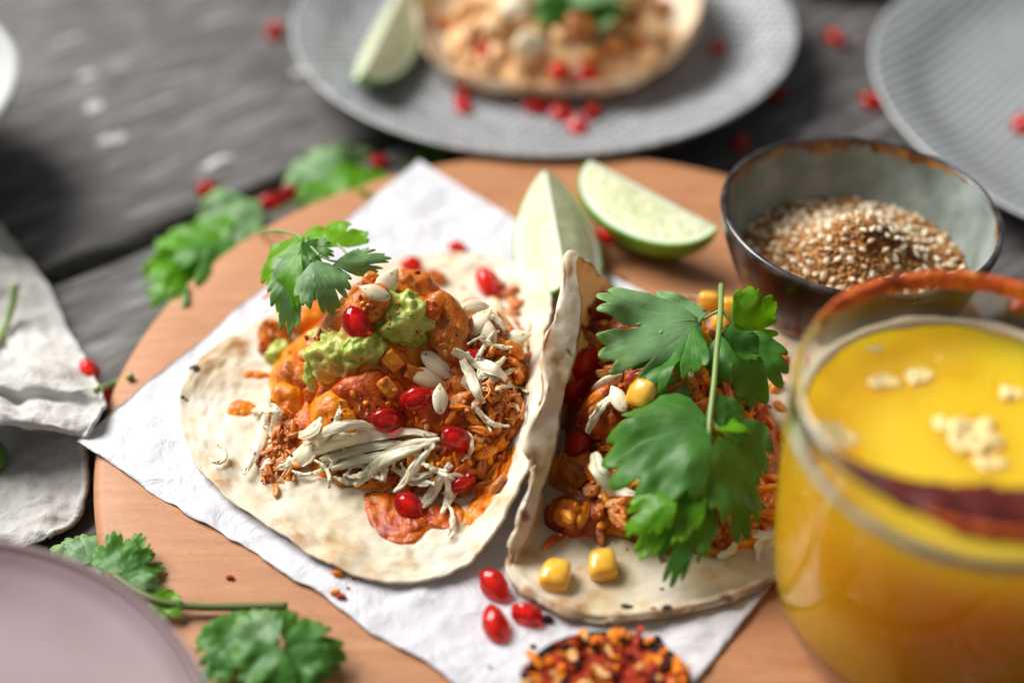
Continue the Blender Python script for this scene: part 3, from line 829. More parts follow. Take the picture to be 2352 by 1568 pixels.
# ---------------------------------------------------------------- spoon with chili flakes
e = empty('spoon', (2.3, -12.8, 0.1)); tag(e, 'dark metal spoon of chili flakes at the bottom edge', 'spoon')
sx, sy = 2.3, -13.35
def spoon_z(r): return 0.16+0.55*r*r
V = []; nr, na = 14, 64
for i in range(nr):
    for j in range(na):
        a = 2*math.pi*j/na; r = i/(nr-1)
        V.append((sx+2.05*r*math.cos(a), sy+1.55*r*math.sin(a), spoon_z(r)))
G = np.array(V).reshape(nr, na, 3)
V, F = shell(G, 0.07, True); build('bowl', V, F, METAL, e, solid='spoon')
V, F = tube([(sx+1.9, sy-0.7, 0.6), (sx+3.0, sy-1.6, 0.9), (sx+5.0, sy-3.2, 1.1), (sx+9, sy-6.5, 0.6)], [0.3, 0.22, 0.2, 0.3], 10); build('handle', V, F, METAL, e)
fs = []
for t in range(6):
    V, F = blob((0, 0, 0), ((0.24, 0.16, 0.06), (0.18, 0.12, 0.05), (0.3, 0.13, 0.05), (0.14, 0.12, 0.1), (0.22, 0.2, 0.04), (0.16, 0.1, 0.06))[t], None, t*3.3, 0.8, 4.0, 2)
    for mi in range(4):
        me = mesh_data('chili_flake', V*CM, F, smooth=False); me.materials.append(FL[mi]); fs.append((me, mi))
def heap_z(x, y):
    r = math.hypot((x-sx)/2.05, (y-sy)/1.55)
    return 0.35+0.28*max(0, 1-r*r)+0.35*r*r
names = {0: 'bright orange chili flake heaped in the spoon', 1: 'dull red chili flake heaped in the spoon', 2: 'near-black chili flake heaped in the spoon', 3: 'pale chili seed heaped in the spoon'}
V = []
for i in range(nr):
    for j in range(na):
        a = 2*math.pi*j/na; r = 0.96*i/(nr-1); x, y = sx+2.05*r*math.cos(a), sy+1.55*r*math.sin(a)
        V.append((x, y, heap_z(x, y)-0.08+0.08*fbm((x*3, y*3, 0), 2)))
tag(build('chili_powder', V, grid_faces(nr, na, True), FL[1], None, (sx, sy, 0.3)), 'dark red chili powder under the flakes in the spoon', 'chili powder', None, 'stuff')
for k in range(150):
    a, r = rng.uniform(0, 2*math.pi), math.sqrt(rng.uniform(0, 1))*0.98
    x, y = sx+2.05*r*math.cos(a), sy+1.55*r*math.sin(a)
    if y < sy-0.9: continue
    me, mi = fs[rng.choice(len(fs), p=np.tile([0.34, 0.36, 0.18, 0.12], 6)/6)]
    o = link('chili_flake', me, None); o.location = np.array([x, y, heap_z(x, y)+rng.uniform(0.0, 0.1)])*CM
    o.rotation_euler = (rng.uniform(-0.7, 0.7), rng.uniform(-0.7, 0.7), rng.uniform(0, 6.28)); s = rng.uniform(0.6, 1.05); o.scale = (s, s, s)
    tag(o, names[mi], 'chili flake', 'chili flakes in the spoon, '+('orange', 'red', 'dark', 'pale seeds')[mi])

# ================================================================== tacos: tortillas
def tortilla(name, rings, mat, label, thick=0.16, nr=90, na=220, amp=0.06, seed=1.0, solid='tort', parts=None):
    """rings: list of closed control rings from the middle outwards (arrays m x 3)"""
    C = np.array(rings, float)
    D = np.stack([catmull(C[i], na, True) for i in range(len(C))])
    G = np.stack([catmull(D[:, j], nr) for j in range(na)], axis=1)
    N = grid_normals(G, True)
    if N[..., 2].mean() < 0: N = -N
    for i in range(nr):
        for j in range(na):
            p = G[i, j]
            b = fbm(p*0.55, 3, seed); c = fbm(p*1.5, 3, seed+2)
            G[i, j] = p+N[i, j]*(amp*0.9*b+amp*1.1*max(0, c)**0.8+0.35*amp*fbm(p*3.6, 3, seed))
    rs = np.random.RandomState(int(seed*7)); toast = np.zeros((nr, na))
    for k in range(110):
        i0, j0 = int(nr*math.sqrt(rs.uniform(.12, 1))*.99), rs.randint(na); c0 = G[i0, j0].copy(); rb = rs.uniform(.16, .55)
        dd = np.linalg.norm(G-c0, axis=2); w = np.clip(1-(dd/rb)**2, 0, 1)**1.5
        G += N*(w*rb*rs.uniform(.05, .17)*(amp/.1)**.5)[..., None]
        if rs.uniform() < .5: toast = np.maximum(toast, w**.7*rs.uniform(.3, 1))
    V, F = shell(G, thick, True)
    UV = [(j/na, i/(nr-1)) for i in range(nr) for j in range(na)]*2
    e = empty(name, (V[:, 0].mean(), V[:, 1].mean(), max(0.0, V[:, 2].min()))); tag(e, label, 'tortilla')
    o = build('flatbread', V, F, mat, e, solid=solid, uv=UV)
    o.data.attributes.new('toast', 'FLOAT', 'POINT').data.foreach_set('value', np.concatenate([toast.ravel()]*2).astype(np.float32))
    return e, G

def ring_of(pxz): return np.array([at(*p) for p in pxz])

# left taco: lies nearly flat, its right side rises against the other taco
rim = [(412, 930, .45), (440, 1045, .42), (515, 1135, .38), (640, 1225, .36), (765, 1302, .34), (900, 1336, .30), (1010, 1325, .32), (1100, 1270, .6), (1158, 1190, 1.2), (1198, 1110, 1.8), (1222, 1030, 2.3), (1238, 900, 2.6), (1252, 760, 2.3), (1258, 660, 1.4), (1170, 602, .8), (1050, 582, .6), (900, 600, .5), (700, 680, .6), (545, 768, .65), (452, 832, .8)]
R1 = ring_of(rim)
cL = np.array([-3.3, -3.2, 0.32])
def inner(R, c, f, zf):
    Q = c+(R-c)*f; Q[:, 2] = c[2]+(R[:, 2]-c[2])*zf; return Q
TL, GL = tortilla('flour_tortilla', [inner(R1, cL, .02, 0), inner(R1, cL, .35, 0), inner(R1, cL, .62, .05), inner(R1, cL, .82, .35), inner(R1, cL, .94, .8), R1], TORT, 'open flour tortilla of the left taco, browned spots on its rim', 0.085, seed=1.0, amp=0.10)
# right taco: left side stands up as a wall and flops over, back wall leans up
ridge = [(1400, 1428, .30), (1600, 1400, .32), (1770, 1335, .35), (1900, 1200, .8), (1960, 1000, 1.4), (1900, 830, 1.6), (1750, 720, 1.3), (1560, 680, 1.0), (1432, 682, 1.7), (1362, 618, 3.3), (1304, 582, 4.4), (1290, 690, 4.0), (1246, 800, 3.6), (1256, 895, 3.2), (1212, 1005, 2.7), (1224, 1085, 2.2), (1193, 1195, 1.35), (1166, 1300, .42), (1220, 1370, .32), (1300, 1410, .3)]
flap = [(1400, 1430, .29), (1600, 1402, .31), (1772, 1337, .34), (1905, 1202, .85), (1966, 1000, 1.5), (1904, 828, 1.7), (1752, 716, 1.4), (1560, 676, 1.05), (1436, 680, 1.75), (1368, 618, 3.3), (1325, 598, 4.3), (1332, 700, 3.75), (1326, 800, 3.25), (1294, 898, 2.85), (1282, 985, 2.45), (1258, 1080, 2.0), (1222, 1200, 1.2), (1184, 1305, .40), (1222, 1372, .31), (1300, 1412, .29)]
RA, RB = ring_of(ridge), ring_of(flap)
cR = np.array([4.4, -5.2, 0.30])
base = RA.copy(); base[:, 2] = 0.34
for i in range(len(base)):                      # foot of the wall, straight below the ridge
    base[i, :2] = RA[i, :2]+(cR[:2]-RA[i, :2])*(0.02+0.035*max(0, RA[i, 2]-0.4))
mid = 0.5*base+0.5*RA; mid[:, :2] = base[:, :2]*0.62+RA[:, :2]*0.38+nrm(base[:, :2].mean(0)-RA[:, :2].mean(0))[None]*0
up = 0.12*base+0.88*RA
TR, GR = tortilla('flour_tortilla', [inner(base, cR, .02, 0), inner(base, cR, .4, 0), inner(base, cR, .75, .2), inner(base, cR, .93, .8), base+np.array([0, 0, .12]), mid, up, RA, RB], TORT2, 'folded toasted tortilla of the right taco, its wavy side standing up', 0.075, nr=110, seed=5.0, amp=0.045)
# toasted marks as parts of the tortilla
for (par, u, v, s, mt) in ((TL, 446, 846, .16, CHAR), (TL, 420, 912, .07, CHAR), (TL, 428, 918, .05, CHAR), (TR, 1441, 1392, .17, CHAR), (TR, 1532, 1395, .15, CHAR), (TR, 1500, 1396, .08, TOAST), (TR, 1520, 1352, .07, TOAST)):
    p, nn, _ = cast(u, v, ['tort'])
    V, F = blob(p, (s, s*0.8, 0.02), frame(nn, RGT), u*.013, .3, 3, 3); build('charred_spot', V, F, mt, par)

# ================================================================== fillings
def heightfield(cx, cy, rx, ry, rot, fn, nr=60, na=130):
    G = np.zeros((nr, na, 3)); c, s = math.cos(rot), math.sin(rot)
    for i in range(nr):
        for j in range(na):
            a = 2*math.pi*j/na; r = i/(nr-1)
            k = 1+0.13*fbm((math.cos(a)*1.5, math.sin(a)*1.5, cx), 3)
            x0, y0 = rx*r*k*math.cos(a), ry*r*k*math.sin(a)
            x, y = cx+c*x0-s*y0, cy+s*x0+c*y0
            g = drop(x, y, ['tort'], 0.55)[0][2] if r > 0.75 else 0.3
            G[i, j] = (x, y, max(0.25, fn(x, y, r)))
    return G

def left_h(x, y, r):
    h = 3.75*math.exp(-((x+3.75)/2.35)**2-((y+2.1)/2.1)**2)
    h += 1.3*math.exp(-((x+3.9)/2.0)**2-((y+4.6)/1.2)**2)
    h += 1.9*math.exp(-((x+0.6)/1.5)**2-((y+2.9)/2.6)**2)
    h += 0.5*math.exp(-((x+1.5)/2.0)**2-((y+6.0)/1.4)**2)
    return 0.34+(h+0.30*fbm((x*0.9, y*0.9, 0), 3)*min(1, h)+0.10*fbm((x*2.6, y*2.6, 5), 3))*(1-max(0, (r-0.85)/0.15)**2)-0.35*max(0, (r-0.85)/0.15)
G = heightfield(-3.1, -3.1, 4.6, 4.1, 0.0, left_h, 80, 170)
V, F = G.reshape(-1, 3), grid_faces(80, 170, True)
tag(build('salsa', V, F, SALSA, None, (-3.1, -3.1, 0.3), solid='fillL'), 'heap of glossy orange salsa piled on the left taco', 'salsa')
def right_h(x, y, r):
    h = 2.3*math.exp(-((x-4.2)/2.3)**2-((y+4.0)/3.4)**2)+0.9*math.exp(-((x-2.6)/1.2)**2-((y+2.0)/2.2)**2)+0.8*math.exp(-((x-5.6)/1.6)**2-((y+3.0)/2.6)**2)
    return 0.3+(h+0.45*fbm((x*0.9, y*0.9, 3), 3)*min(1, h)+0.14*fbm((x*2.6, y*2.6, 5), 3))*(1-max(0, (r-0.85)/0.15)**2)-0.3*max(0, (r-0.85)/0.15)
G = heightfield(4.5, -4.6, 3.3, 4.9, -0.15, right_h, 80, 170)
V, F = G.reshape(-1, 3), grid_faces(80, 170, True)
tag(build('bean_filling', V, F, SALSA_DARK, None, (4.5, -4.6, 0.3), solid='fillR'), 'dark red-brown sauced filling inside the right taco', 'filling')

FILL = ['fillL', 'tort', 'paper', 'board']
FILLR = ['fillR', 'tort', 'paper', 'board']
def on(u, v, groups): return cast(u, v, groups)

def lump(name, u, v, wpx, hpx, mat, label, cat, groups, depth=0.7, seed=None, amp=0.35, freq=1.3, sub=4, fine=0.06, ff=6.0, cube=0.0, ang=0.0, sink=0.35, solid='fillL', group=None, parent=None):
    """a lump that covers about wpx x hpx picture units and sits on what lies at (u, v)"""
    p, nn, d = cast(u, v, groups)
    k = d/FOC
    rx, ry = wpx*0.5*k, hpx*0.5*k
    rz = depth*min(rx, ry)
    view = nrm(EYE-p)
    z = nrm(0.5*nn+0.8*view)
    x = RGT*math.cos(ang)+UPV*math.sin(ang)
    V, F = blob(p+view*rz*(1-2*sink)*0.5, (rx, ry, rz), frame(z, x), seed if seed is not None else (u*0.37+v*0.11) % 50, amp, freq, sub, fine, ff, cube)
    o = build(name, V, F, mat, parent, None if parent else p, solid=solid)
    if label: tag(o, label, cat, group)
    return o

# --- chunks on the left taco
lump('squash_chunk', 1025, 760, 110, 190, SQUASH_BROWN, 'large glossy orange squash chunk on the right side of the left heap', 'squash', FILL, .9, amp=.25, cube=.3, ang=.2)
lump('squash_chunk', 772, 958, 125, 110, SQUASH, 'bright orange squash chunk low in front of the guacamole', 'squash', FILL, .9, amp=.25, cube=.3)
lump('squash_chunk', 664, 925, 85, 95, SQUASH, 'yellow-orange squash chunk at the lower left of the heap', 'squash', FILL, .9, amp=.3, cube=.2)
lump('squash_chunk', 632, 770, 80, 70, SQUASH_BROWN, 'small brown-orange squash chunk at the left end of the heap', 'squash', FILL, .9, amp=.3, cube=.4)
lump('squash_chunk', 705, 738, 105, 70, SQUASH, 'orange squash chunk under the coriander leaves', 'squash', FILL, .9, amp=.3, cube=.3, ang=.3)
lump('squash_chunk', 845, 705, 130, 80, SQUASH_BROWN, 'sauce-covered squash chunk above the red seed at the heap top', 'squash', FILL, .8, amp=.3, ang=.5)
lump('squash_chunk', 960, 668, 120, 90, SQUASH_BROWN, 'sauced squash chunk at the very top of the heap', 'squash', FILL, .8, amp=.3, ang=-.4)
lump('squash_chunk', 680, 870, 90, 80, SQUASH_BROWN, 'peppered orange chunk below the left lobe of guacamole', 'squash', FILL, .9, amp=.25, cube=.3, ang=-.5)
lump('squash_chunk', 850, 915, 180, 120, SALSA_RED, 'deep red sauced chunk under the guacamole', 'squash', FILL, .6, amp=.25)
lump('squash_chunk', 1000, 950, 150, 110, SALSA_RED, 'red sauced chunk between the three red seeds', 'squash', FILL, .6, amp=.35)
lump('squash_chunk', 1040, 890, 80, 60, SQUASH_BROWN, 'orange sauced bit under the pale seeds', 'squash', FILL, .6, amp=.35)
rs = np.random.RandomState(91)
for k, (u, v, w, h) in enumerate(((860, 648, 60, 44), (990, 712, 56, 46), (735, 702, 54, 40), (900, 830, 64, 52), (950, 860, 56, 44), (720, 905, 50, 44), (820, 990, 60, 44), (940, 1010, 60, 44), (1060, 850, 54, 48), (1072, 930, 60, 50), (1020, 1050, 60, 44), (890, 890, 56, 40), (1000, 640, 50, 40), (610, 800, 44, 36))):
    mt = (SQUASH_BROWN, SALSA_RED, SALSA, SQUASH)[k % 4]
    lump('squash_chunk', u, v, w, h, mt, ('browned squash cube', 'dark red sauced cube', 'orange sauced cube', 'yellow squash cube')[k % 4]+' half sunk in the left heap', 'squash', FILL, .9, amp=.22, cube=.65, ang=rs.uniform(-1, 1), group='small cubes in the left heap '+str(k % 4))
lump('guacamole', 928, 738, 145, 125, GUAC, 'bright green guacamole lump right of the red seed', 'guacamole', FILL, .8, seed=3.0, amp=.38, freq=1.6, sub=5, fine=.10, ff=4.0)
g2 = lump('guacamole', 790, 825, 190, 150, GUAC2, 'sauce-streaked guacamole dollop in the middle of the left heap', 'guacamole', FILL, .7, seed=7.0, amp=.45, freq=1.5, sub=5, fine=.10, ff=4.0, ang=-.2)
lump('guacamole', 640, 825, 52, 110, GUAC, 'narrow green guacamole smear at the left of the heap', 'guacamole', FILL, .8, seed=12.0, amp=.4, freq=1.8, fine=.1, ff=4.5, ang=-.2)
lump('guacamole', 835, 800, 110, 70, GUAC, 'small green guacamole knob right under the topmost red seed', 'guacamole', FILL, .8, seed=15.0, amp=.4, freq=1.8, sub=5, fine=.10, ff=4.0)
lump('guacamole', 718, 860, 40, 85, GUAC, 'thin green guacamole drip beside the peppered chunk', 'guacamole', FILL, .8, seed=19.0, amp=.4, freq=1.8, fine=.1)
lump('salsa_drop', 556, 944, 66, 52, SQUASH, 'round orange salsa drop on the bare left side of the tortilla', 'salsa', FILL, .35, amp=.2)
lump('salsa_drop', 590, 862, 70, 26, SQUASH, 'flat orange salsa smear on the tortilla above the round drop', 'salsa', FILL, .4, amp=.3)

# --- salsa pool at the front of the left tortilla and the streak up its right wall
def patch(name, outline, mat, label, cat, groups, h=0.12, n=26, m=70, seed=0.0, solid='fillL'):
    """thin glossy pool lying on whatever is under the outline (picture places)"""
    O = catmull(np.array(outline, float), m, True); c = O.mean(0)
    T = np.zeros((n, m, 3))
    for i in range(n):
        f = i/(n-1)
        for j in range(m):
            q = c+(O[j]-c)*f*(1+0.03*fbm((j*.5, seed, 0), 2))
            p, nn, _ = cast(q[0], q[1], groups)
            e = math.sqrt(max(0, 1-f**3))
            T[i, j] = p+nn*(h*e*(1+0.6*fbm(p*2.2, 3, seed))-0.03)
    return tag(build(name, T.reshape(-1, 3), grid_faces(n, m, True), mat, None, solid=solid), label, cat)
patch('salsa_pool', [(835, 1135), (900, 1130), (975, 1165), (1040, 1150), (1075, 1185), (1030, 1215), (990, 1215), (950, 1250), (895, 1245), (850, 1205)], SALSA_RED, 'red salsa pool at the front of the left tortilla', 'salsa', FILL, .14)
patch('salsa_streak', [(1185, 1020), (1170, 1080), (1135, 1145), (1090, 1200), (1062, 1205), (1072, 1165), (1110, 1110), (1150, 1050)], SALSA, 'orange salsa streak running down the right wall of the left tortilla', 'salsa', FILL, .10)

# --- pulled meat
def meat_piece(p, nn, L, seed, rs):
    t = nrm(np.cross(nn, rs.normal(size=3)))
    return blob(p+nn*0.04, (L*1.25, L*rs.uniform(.3, .6), L*rs.uniform(.25, .45)), frame(nn+rs.normal(size=3)*.35, t), seed, .45, 2.2, 3, .18, 7.0, 0, (0.35, 1.6, 1.6))
def cast_group(p):
    a = min([t.find_nearest(Vector(p))[3] for t in ALL['tort']])
    b = min([t.find_nearest(Vector(p))[3] for g in ('fillL', 'fillR') for t in ALL.get(g, ())])
    return 'tort' if a < b else 'fill'
def meat(name, spots, label, groups, seed, solid, mat=None):
    rs = np.random.RandomState(seed); parts = []
    for (u, v, su, sv, n, L) in spots:
        for k in range(n):
            p, nn, d_ = cast(u+rs.normal()*su, v+rs.normal()*sv, groups)
            if p[2] > 0.8 and cast_group(p) == 'tort': continue
            parts.append(meat_piece(p, nn, L*rs.uniform(.6, 1.3), seed+k*1.7+u*.01, rs))
    V, F = join(parts)
    return tag(build(name, V, F, mat or MEAT, None, solid=solid), label, 'meat', None, 'stuff')
meat('pulled_meat', [(1150, 905, 32, 55, 46, .34), (1110, 985, 35, 40, 26, .36), (1170, 820, 28, 40, 24, .3), (1085, 1070, 45, 35, 26, .34), (960, 1085, 60, 22, 22, .3), (1165, 740, 30, 30, 16, .25), (830, 1070, 50, 14, 10, .26), (1090, 780, 25, 40, 12, .26)], 'brown shredded meat under the cabbage and seeds of the left taco', FILL, 11, 'fillL')
meat('sauced_meat', [(1150, 900, 30, 60, 26, .3), (1090, 1050, 50, 40, 22, .3), (960, 1080, 60, 20, 14, .28), (1170, 780, 24, 50, 14, .26)], 'orange sauced meat shreds mixed into the brown meat of the left taco', FILL, 17, 'fillL', SALSA)
def fibre_tuft(name, u, v, w, h, n, label, groups, seed, mat):
    rs = np.random.RandomState(seed); parts = []
    for k in range(n//6):
        pts = []
        u0, v0 = u+rs.normal()*w*.35, v+rs.normal()*h*.35; a = rs.uniform(0, 6.28); cu = rs.normal()*0.5
        for q in range(7):
            p, nn, _ = cast(u0, v0, groups)
            pts.append(p+nn*(0.06+0.05*rs.uniform()+0.09*(k % 4)))
            u0 += math.cos(a)*w*.07; v0 += math.sin(a)*h*.07; a += cu
        parts.append(tube(catmull(pts, 16), np.linspace(.032, .018, 16)*rs.uniform(.7, 1.5), 6))
    for k in range(n//2):
        p, nn, _ = cast(u+rs.normal()*w*.3, v+rs.normal()*h*.3, groups)
        if p[2] > 0.8 and cast_group(p) == 'tort': continue
        parts.append(meat_piece(p+nn*.06*(k % 3), nn, rs.uniform(.12, .24), k*1.9+seed, rs))
    V, F = join(parts)
    return tag(build(name, V, F, mat, None), label, 'meat', None, 'stuff')
fibre_tuft('meat_fibres', 640, 1062, 64, 74, 150, 'tuft of orange-brown meat fibres at the lower left of the heap', FILL, 4, FIBRE)
fibre_tuft('meat_fibres', 655, 990, 46, 56, 80, 'small tuft of meat fibres behind the white cabbage at left', FILL, 5, FIBRE)
fibre_tuft('meat_fibres', 1150, 930, 70, 100, 44, 'loose meat fibres beside the standing tortilla wall', FILL, 6, FIBRE)

# --- right taco filling
rs = np.random.RandomState(21)
lump('tomato_chunk', 1395, 950, 120, 120, SALSA_RED, 'glossy red tomato chunk below the mid-left coriander leaf', 'tomato', FILLR, .8, amp=.3, solid='fillR')
lump('squash_chunk', 1330, 1090, 150, 110, SQUASH_BROWN, 'brown-orange chunk against the wall of the right taco', 'squash', FILLR, .7, amp=.3, solid='fillR')
lump('squash_chunk', 1480, 1190, 90, 90, SALSA_RED, 'dark red chunk left of the lowest coriander leaf', 'squash', FILLR, .7, amp=.35, solid='fillR')
lump('squash_chunk', 1340, 1190, 190, 130, SALSA_DARK, 'dark bean-like lump at the front of the right taco', 'squash', FILLR, .7, amp=.3, solid='fillR')
lump('squash_chunk', 1560, 860, 110, 90, SALSA_DARK, 'dark chunk beneath the coriander stem', 'squash', FILLR, .7, amp=.35, solid='fillR')
lump('squash_chunk', 1500, 920, 70, 70, SQUASH, 'yellow-orange chunk under the mid-left coriander leaf', 'squash', FILLR, .8, amp=.25, solid='fillR', cube=.3)
lump('squash_chunk', 1385, 705, 110, 60, SALSA_RED, 'red-brown chunk at the back of the right taco', 'squash', FILLR, .8, amp=.35, solid='fillR')
lump('squash_chunk', 1475, 702, 90, 50, SQUASH_BROWN, 'crumbly orange bit behind the top coriander leaf', 'squash', FILLR, .9, amp=.45, solid='fillR')
lump('guacamole', 1440, 725, 100, 50, GUAC2, 'yellow-green guacamole bit at the back of the right taco', 'guacamole', FILLR, .8, amp=.4, solid='fillR', fine=.1)
lump('squash_chunk', 1740, 1180, 90, 160, SQUASH_BROWN, 'orange-brown chunk at the right end beside the glass', 'squash', FILLR, .6, amp=.35, solid='fillR')
for k, (u, v, w, h) in enumerate(((1440, 800, 70, 56), (1530, 900, 64, 50), (1600, 860, 60, 56), (1460, 1000, 70, 60), (1590, 920, 70, 60), (1660, 930, 60, 60), (1390, 1110, 74, 60), (1440, 1170, 64, 60), (1300, 1180, 60, 70), (1690, 1120, 60, 64), (1745, 1060, 56, 70), (1730, 960, 50, 60), (1560, 1180, 64, 54), (1660, 1240, 70, 50), (1410, 860, 56, 50), (1360, 760, 60, 60))):
    mt = (SALSA, SALSA_RED, SQUASH_BROWN, SALSA_DARK)[k % 4]
    lump('squash_chunk', u, v, w, h, mt, ('glossy orange chunk', 'deep red saucy chunk', 'brown-orange squash chunk', 'near-black red chunk')[k % 4]+' in the filling of the right taco', 'squash', FILLR, .9, amp=.25, cube=.45, ang=rs.uniform(-1, 1), solid='fillR', group='chunks in the right taco '+str(k % 4))
meat('pulled_meat', [(1500, 1000, 110, 120, 26, .32), (1400, 800, 50, 70, 16, .3), (1640, 900, 60, 110, 18, .3), (1400, 1180, 70, 50, 14, .3), (1680, 1180, 60, 50, 14, .3)], 'dark brown shredded meat inside the right taco', FILLR, 31, 'fillR')
meat('sauced_meat', [(1480, 980, 110, 130, 30, .3), (1660, 1000, 60, 120, 26, .3), (1380, 1150, 50, 60, 18, .3), (1745, 1000, 25, 110, 26, .32)], 'orange sauced meat shreds inside the right taco', FILLR, 33, 'fillR', SALSA)

# --- chopped bits stuck in the sauces
def bits(name, spots, label, groups, seed, mats):
    rs = np.random.RandomState(seed)
    for mt, nm, share in mats:
        parts = []
        for (u, v, su, sv, n) in spots:
            for k in range(int(n*share)):
                p, nn, _ = cast(u+rs.normal()*su, v+rs.normal()*sv, groups)
                if cast_group(p) == 'tort' and p[2] > .7: continue
                s = rs.uniform(.03, .085) if mt is not CHAR else rs.uniform(.025, .045)
                parts.append(blob(p+nn*s*.15, (s*rs.uniform(1, 1.8), s, s*.6), frame(nn+rs.normal(size=3)*.4, rs.normal(size=3)), k*.7+seed, .5, 5.0, 2))
        V, F = join(parts); tag(build(nm, V, F, mt, None), label % nm.replace('_', ' '), 'chopped bits', None, 'stuff')
bits('b', [(870, 690, 60, 30, 26), (900, 940, 90, 40, 50), (1000, 960, 50, 50, 30), (690, 760, 50, 30, 20), (1030, 780, 30, 60, 20), (1120, 900, 40, 80, 40)], 'fine %s in the sauce of the left taco', FILL, 61, ((SALSA_RED, 'red_pepper_bits', .4), (SQUASH, 'yellow_pepper_bits', .3), (MEAT, 'meat_crumbs', .4), (CHAR, 'black_pepper_specks', .1)))
bits('b', [(1450, 900, 90, 110, 70), (1400, 1150, 60, 60, 40), (1640, 1000, 60, 120, 40), (1690, 1200, 50, 40, 25)], 'fine %s in the dark filling of the right taco', FILLR, 67, ((SALSA_RED, 'red_pepper_bits', .4), (SQUASH, 'yellow_pepper_bits', .2), (CABB, 'onion_bits', .12), (MEAT, 'meat_crumbs', .3)))

# ================================================================== small things
GA = ['fillL', 'fillR', 'tort', 'paper', 'board', 'napkin', 'table', 'grey_plate', 'ribbed_plate', 'backtaco', 'lime']
# --- back taco on the plate (built first so that small things can lie on it)
rimB = [(985, 120, .1), (1010, 160, -.1), (1070, 190, -.3), (1170, 208, -.35), (1290, 214, -.3), (1400, 205, -.2), (1490, 170, .1), (1560, 115, .5), (1605, 40, .9), (1590, -60, 1.0), (1480, -140, .6), (1330, -170, .4), (1150, -150, .3), (1020, -80, .3), (960, 20, .3)]
RBk = ring_of(rimB); cB = np.array([RBk[:, 0].mean(), RBk[:, 1].mean(), -0.75])
RBk2 = RBk.copy(); RBk2[:, 2] += 0.38; RBk2[:, :2] = cB[:2]+(RBk2[:, :2]-cB[:2])*1.0
TB, GB = tortilla('flour_tortilla', [inner(RBk, cB, .02, 0), inner(RBk, cB, .4, 0), inner(RBk, cB, .75, .1), inner(RBk, cB, .93, .5), RBk, RBk2], TORT2, 'blurred tortilla with raised rim on the grey plate', 0.12, nr=60, na=140, seed=9.0, amp=.08, solid='backtaco')
def back_h(x, y, r): return -0.75+1.9*max(0, 1-r**2)**.8+0.2*fbm((x*.8, y*.8, 1), 3)
G = np.zeros((24, 60, 3))
for i in range(24):
    for j in range(60):
        a = 2*math.pi*j/60; f = i/23
        q = catmull(RBk, 60, True)[0] if False else RBk[int(j/60*len(RBk))]*(1-(j/60*len(RBk) % 1))+RBk[(int(j/60*len(RBk))+1) % len(RBk)]*(j/60*len(RBk) % 1)
        x, y = cB[:2]+(q[:2]-cB[:2])*f*.84
        G[i, j] = (x, y, back_h(x, y, f))
tag(build('chicken_filling', G.reshape(-1, 3), grid_faces(24, 60, True), CHICKEN, None, (cB[0], cB[1], -0.7), solid='backtaco'), 'pale brown heap of filling under the chunks of the back taco', 'filling')
rs = np.random.RandomState(5)
cnt = 0
for k in range(400):
    if cnt >= 85: break
    a, r = rs.uniform(0, 6.28), math.sqrt(rs.uniform(0, 1))
    j = RBk[int(a/6.28*len(RBk)) % len(RBk)]
    x, y = cB[:2]+(j[:2]-cB[:2])*r*0.86
    p, nn = drop(x, y, ['backtaco'])
    if p[2] > 2.9: continue
    cnt += 1
    pu = (p-EYE)@RGT/((p-EYE)@FWD)*FOC+1176
    dark = rs.uniform() < (0.15 if pu < 1270 else 0.65)
    R = rs.uniform(.3, .62)
    V, F = blob(p+nn*R*.25, (R, R*rs.uniform(.6, .9), R*rs.uniform(.5, .8)), frame(nn, rs.normal(size=3)), k*1.3, .3, 1.2, 3, .05, 5, .3)
    o = build('chicken_chunk', V, F, (SQUASH_BROWN if rs.uniform() < .5 else MEAT) if dark else CHICKEN, None, p, solid='backtaco')
    tag(o, 'browned saucy chunk heaped on the blurred back taco' if dark else 'pale chicken chunk heaped on the blurred back taco', 'chicken chunk', 'brown chunks on the back taco' if dark else 'pale chunks on the back taco')
for (u, v, w, h, lb) in ((1220, 105, 85, 60, 'pale green-white avocado piece on the back taco'), (1180, 20, 70, 50, 'white cabbage lump near the top edge on the back taco')):
    lump('cabbage_lump' if u < 1200 else 'avocado_piece', u, v, w, h, CABB if u < 1200 else PALE, lb, 'food piece', ['backtaco', 'grey_plate'], .6, solid='backtaco')

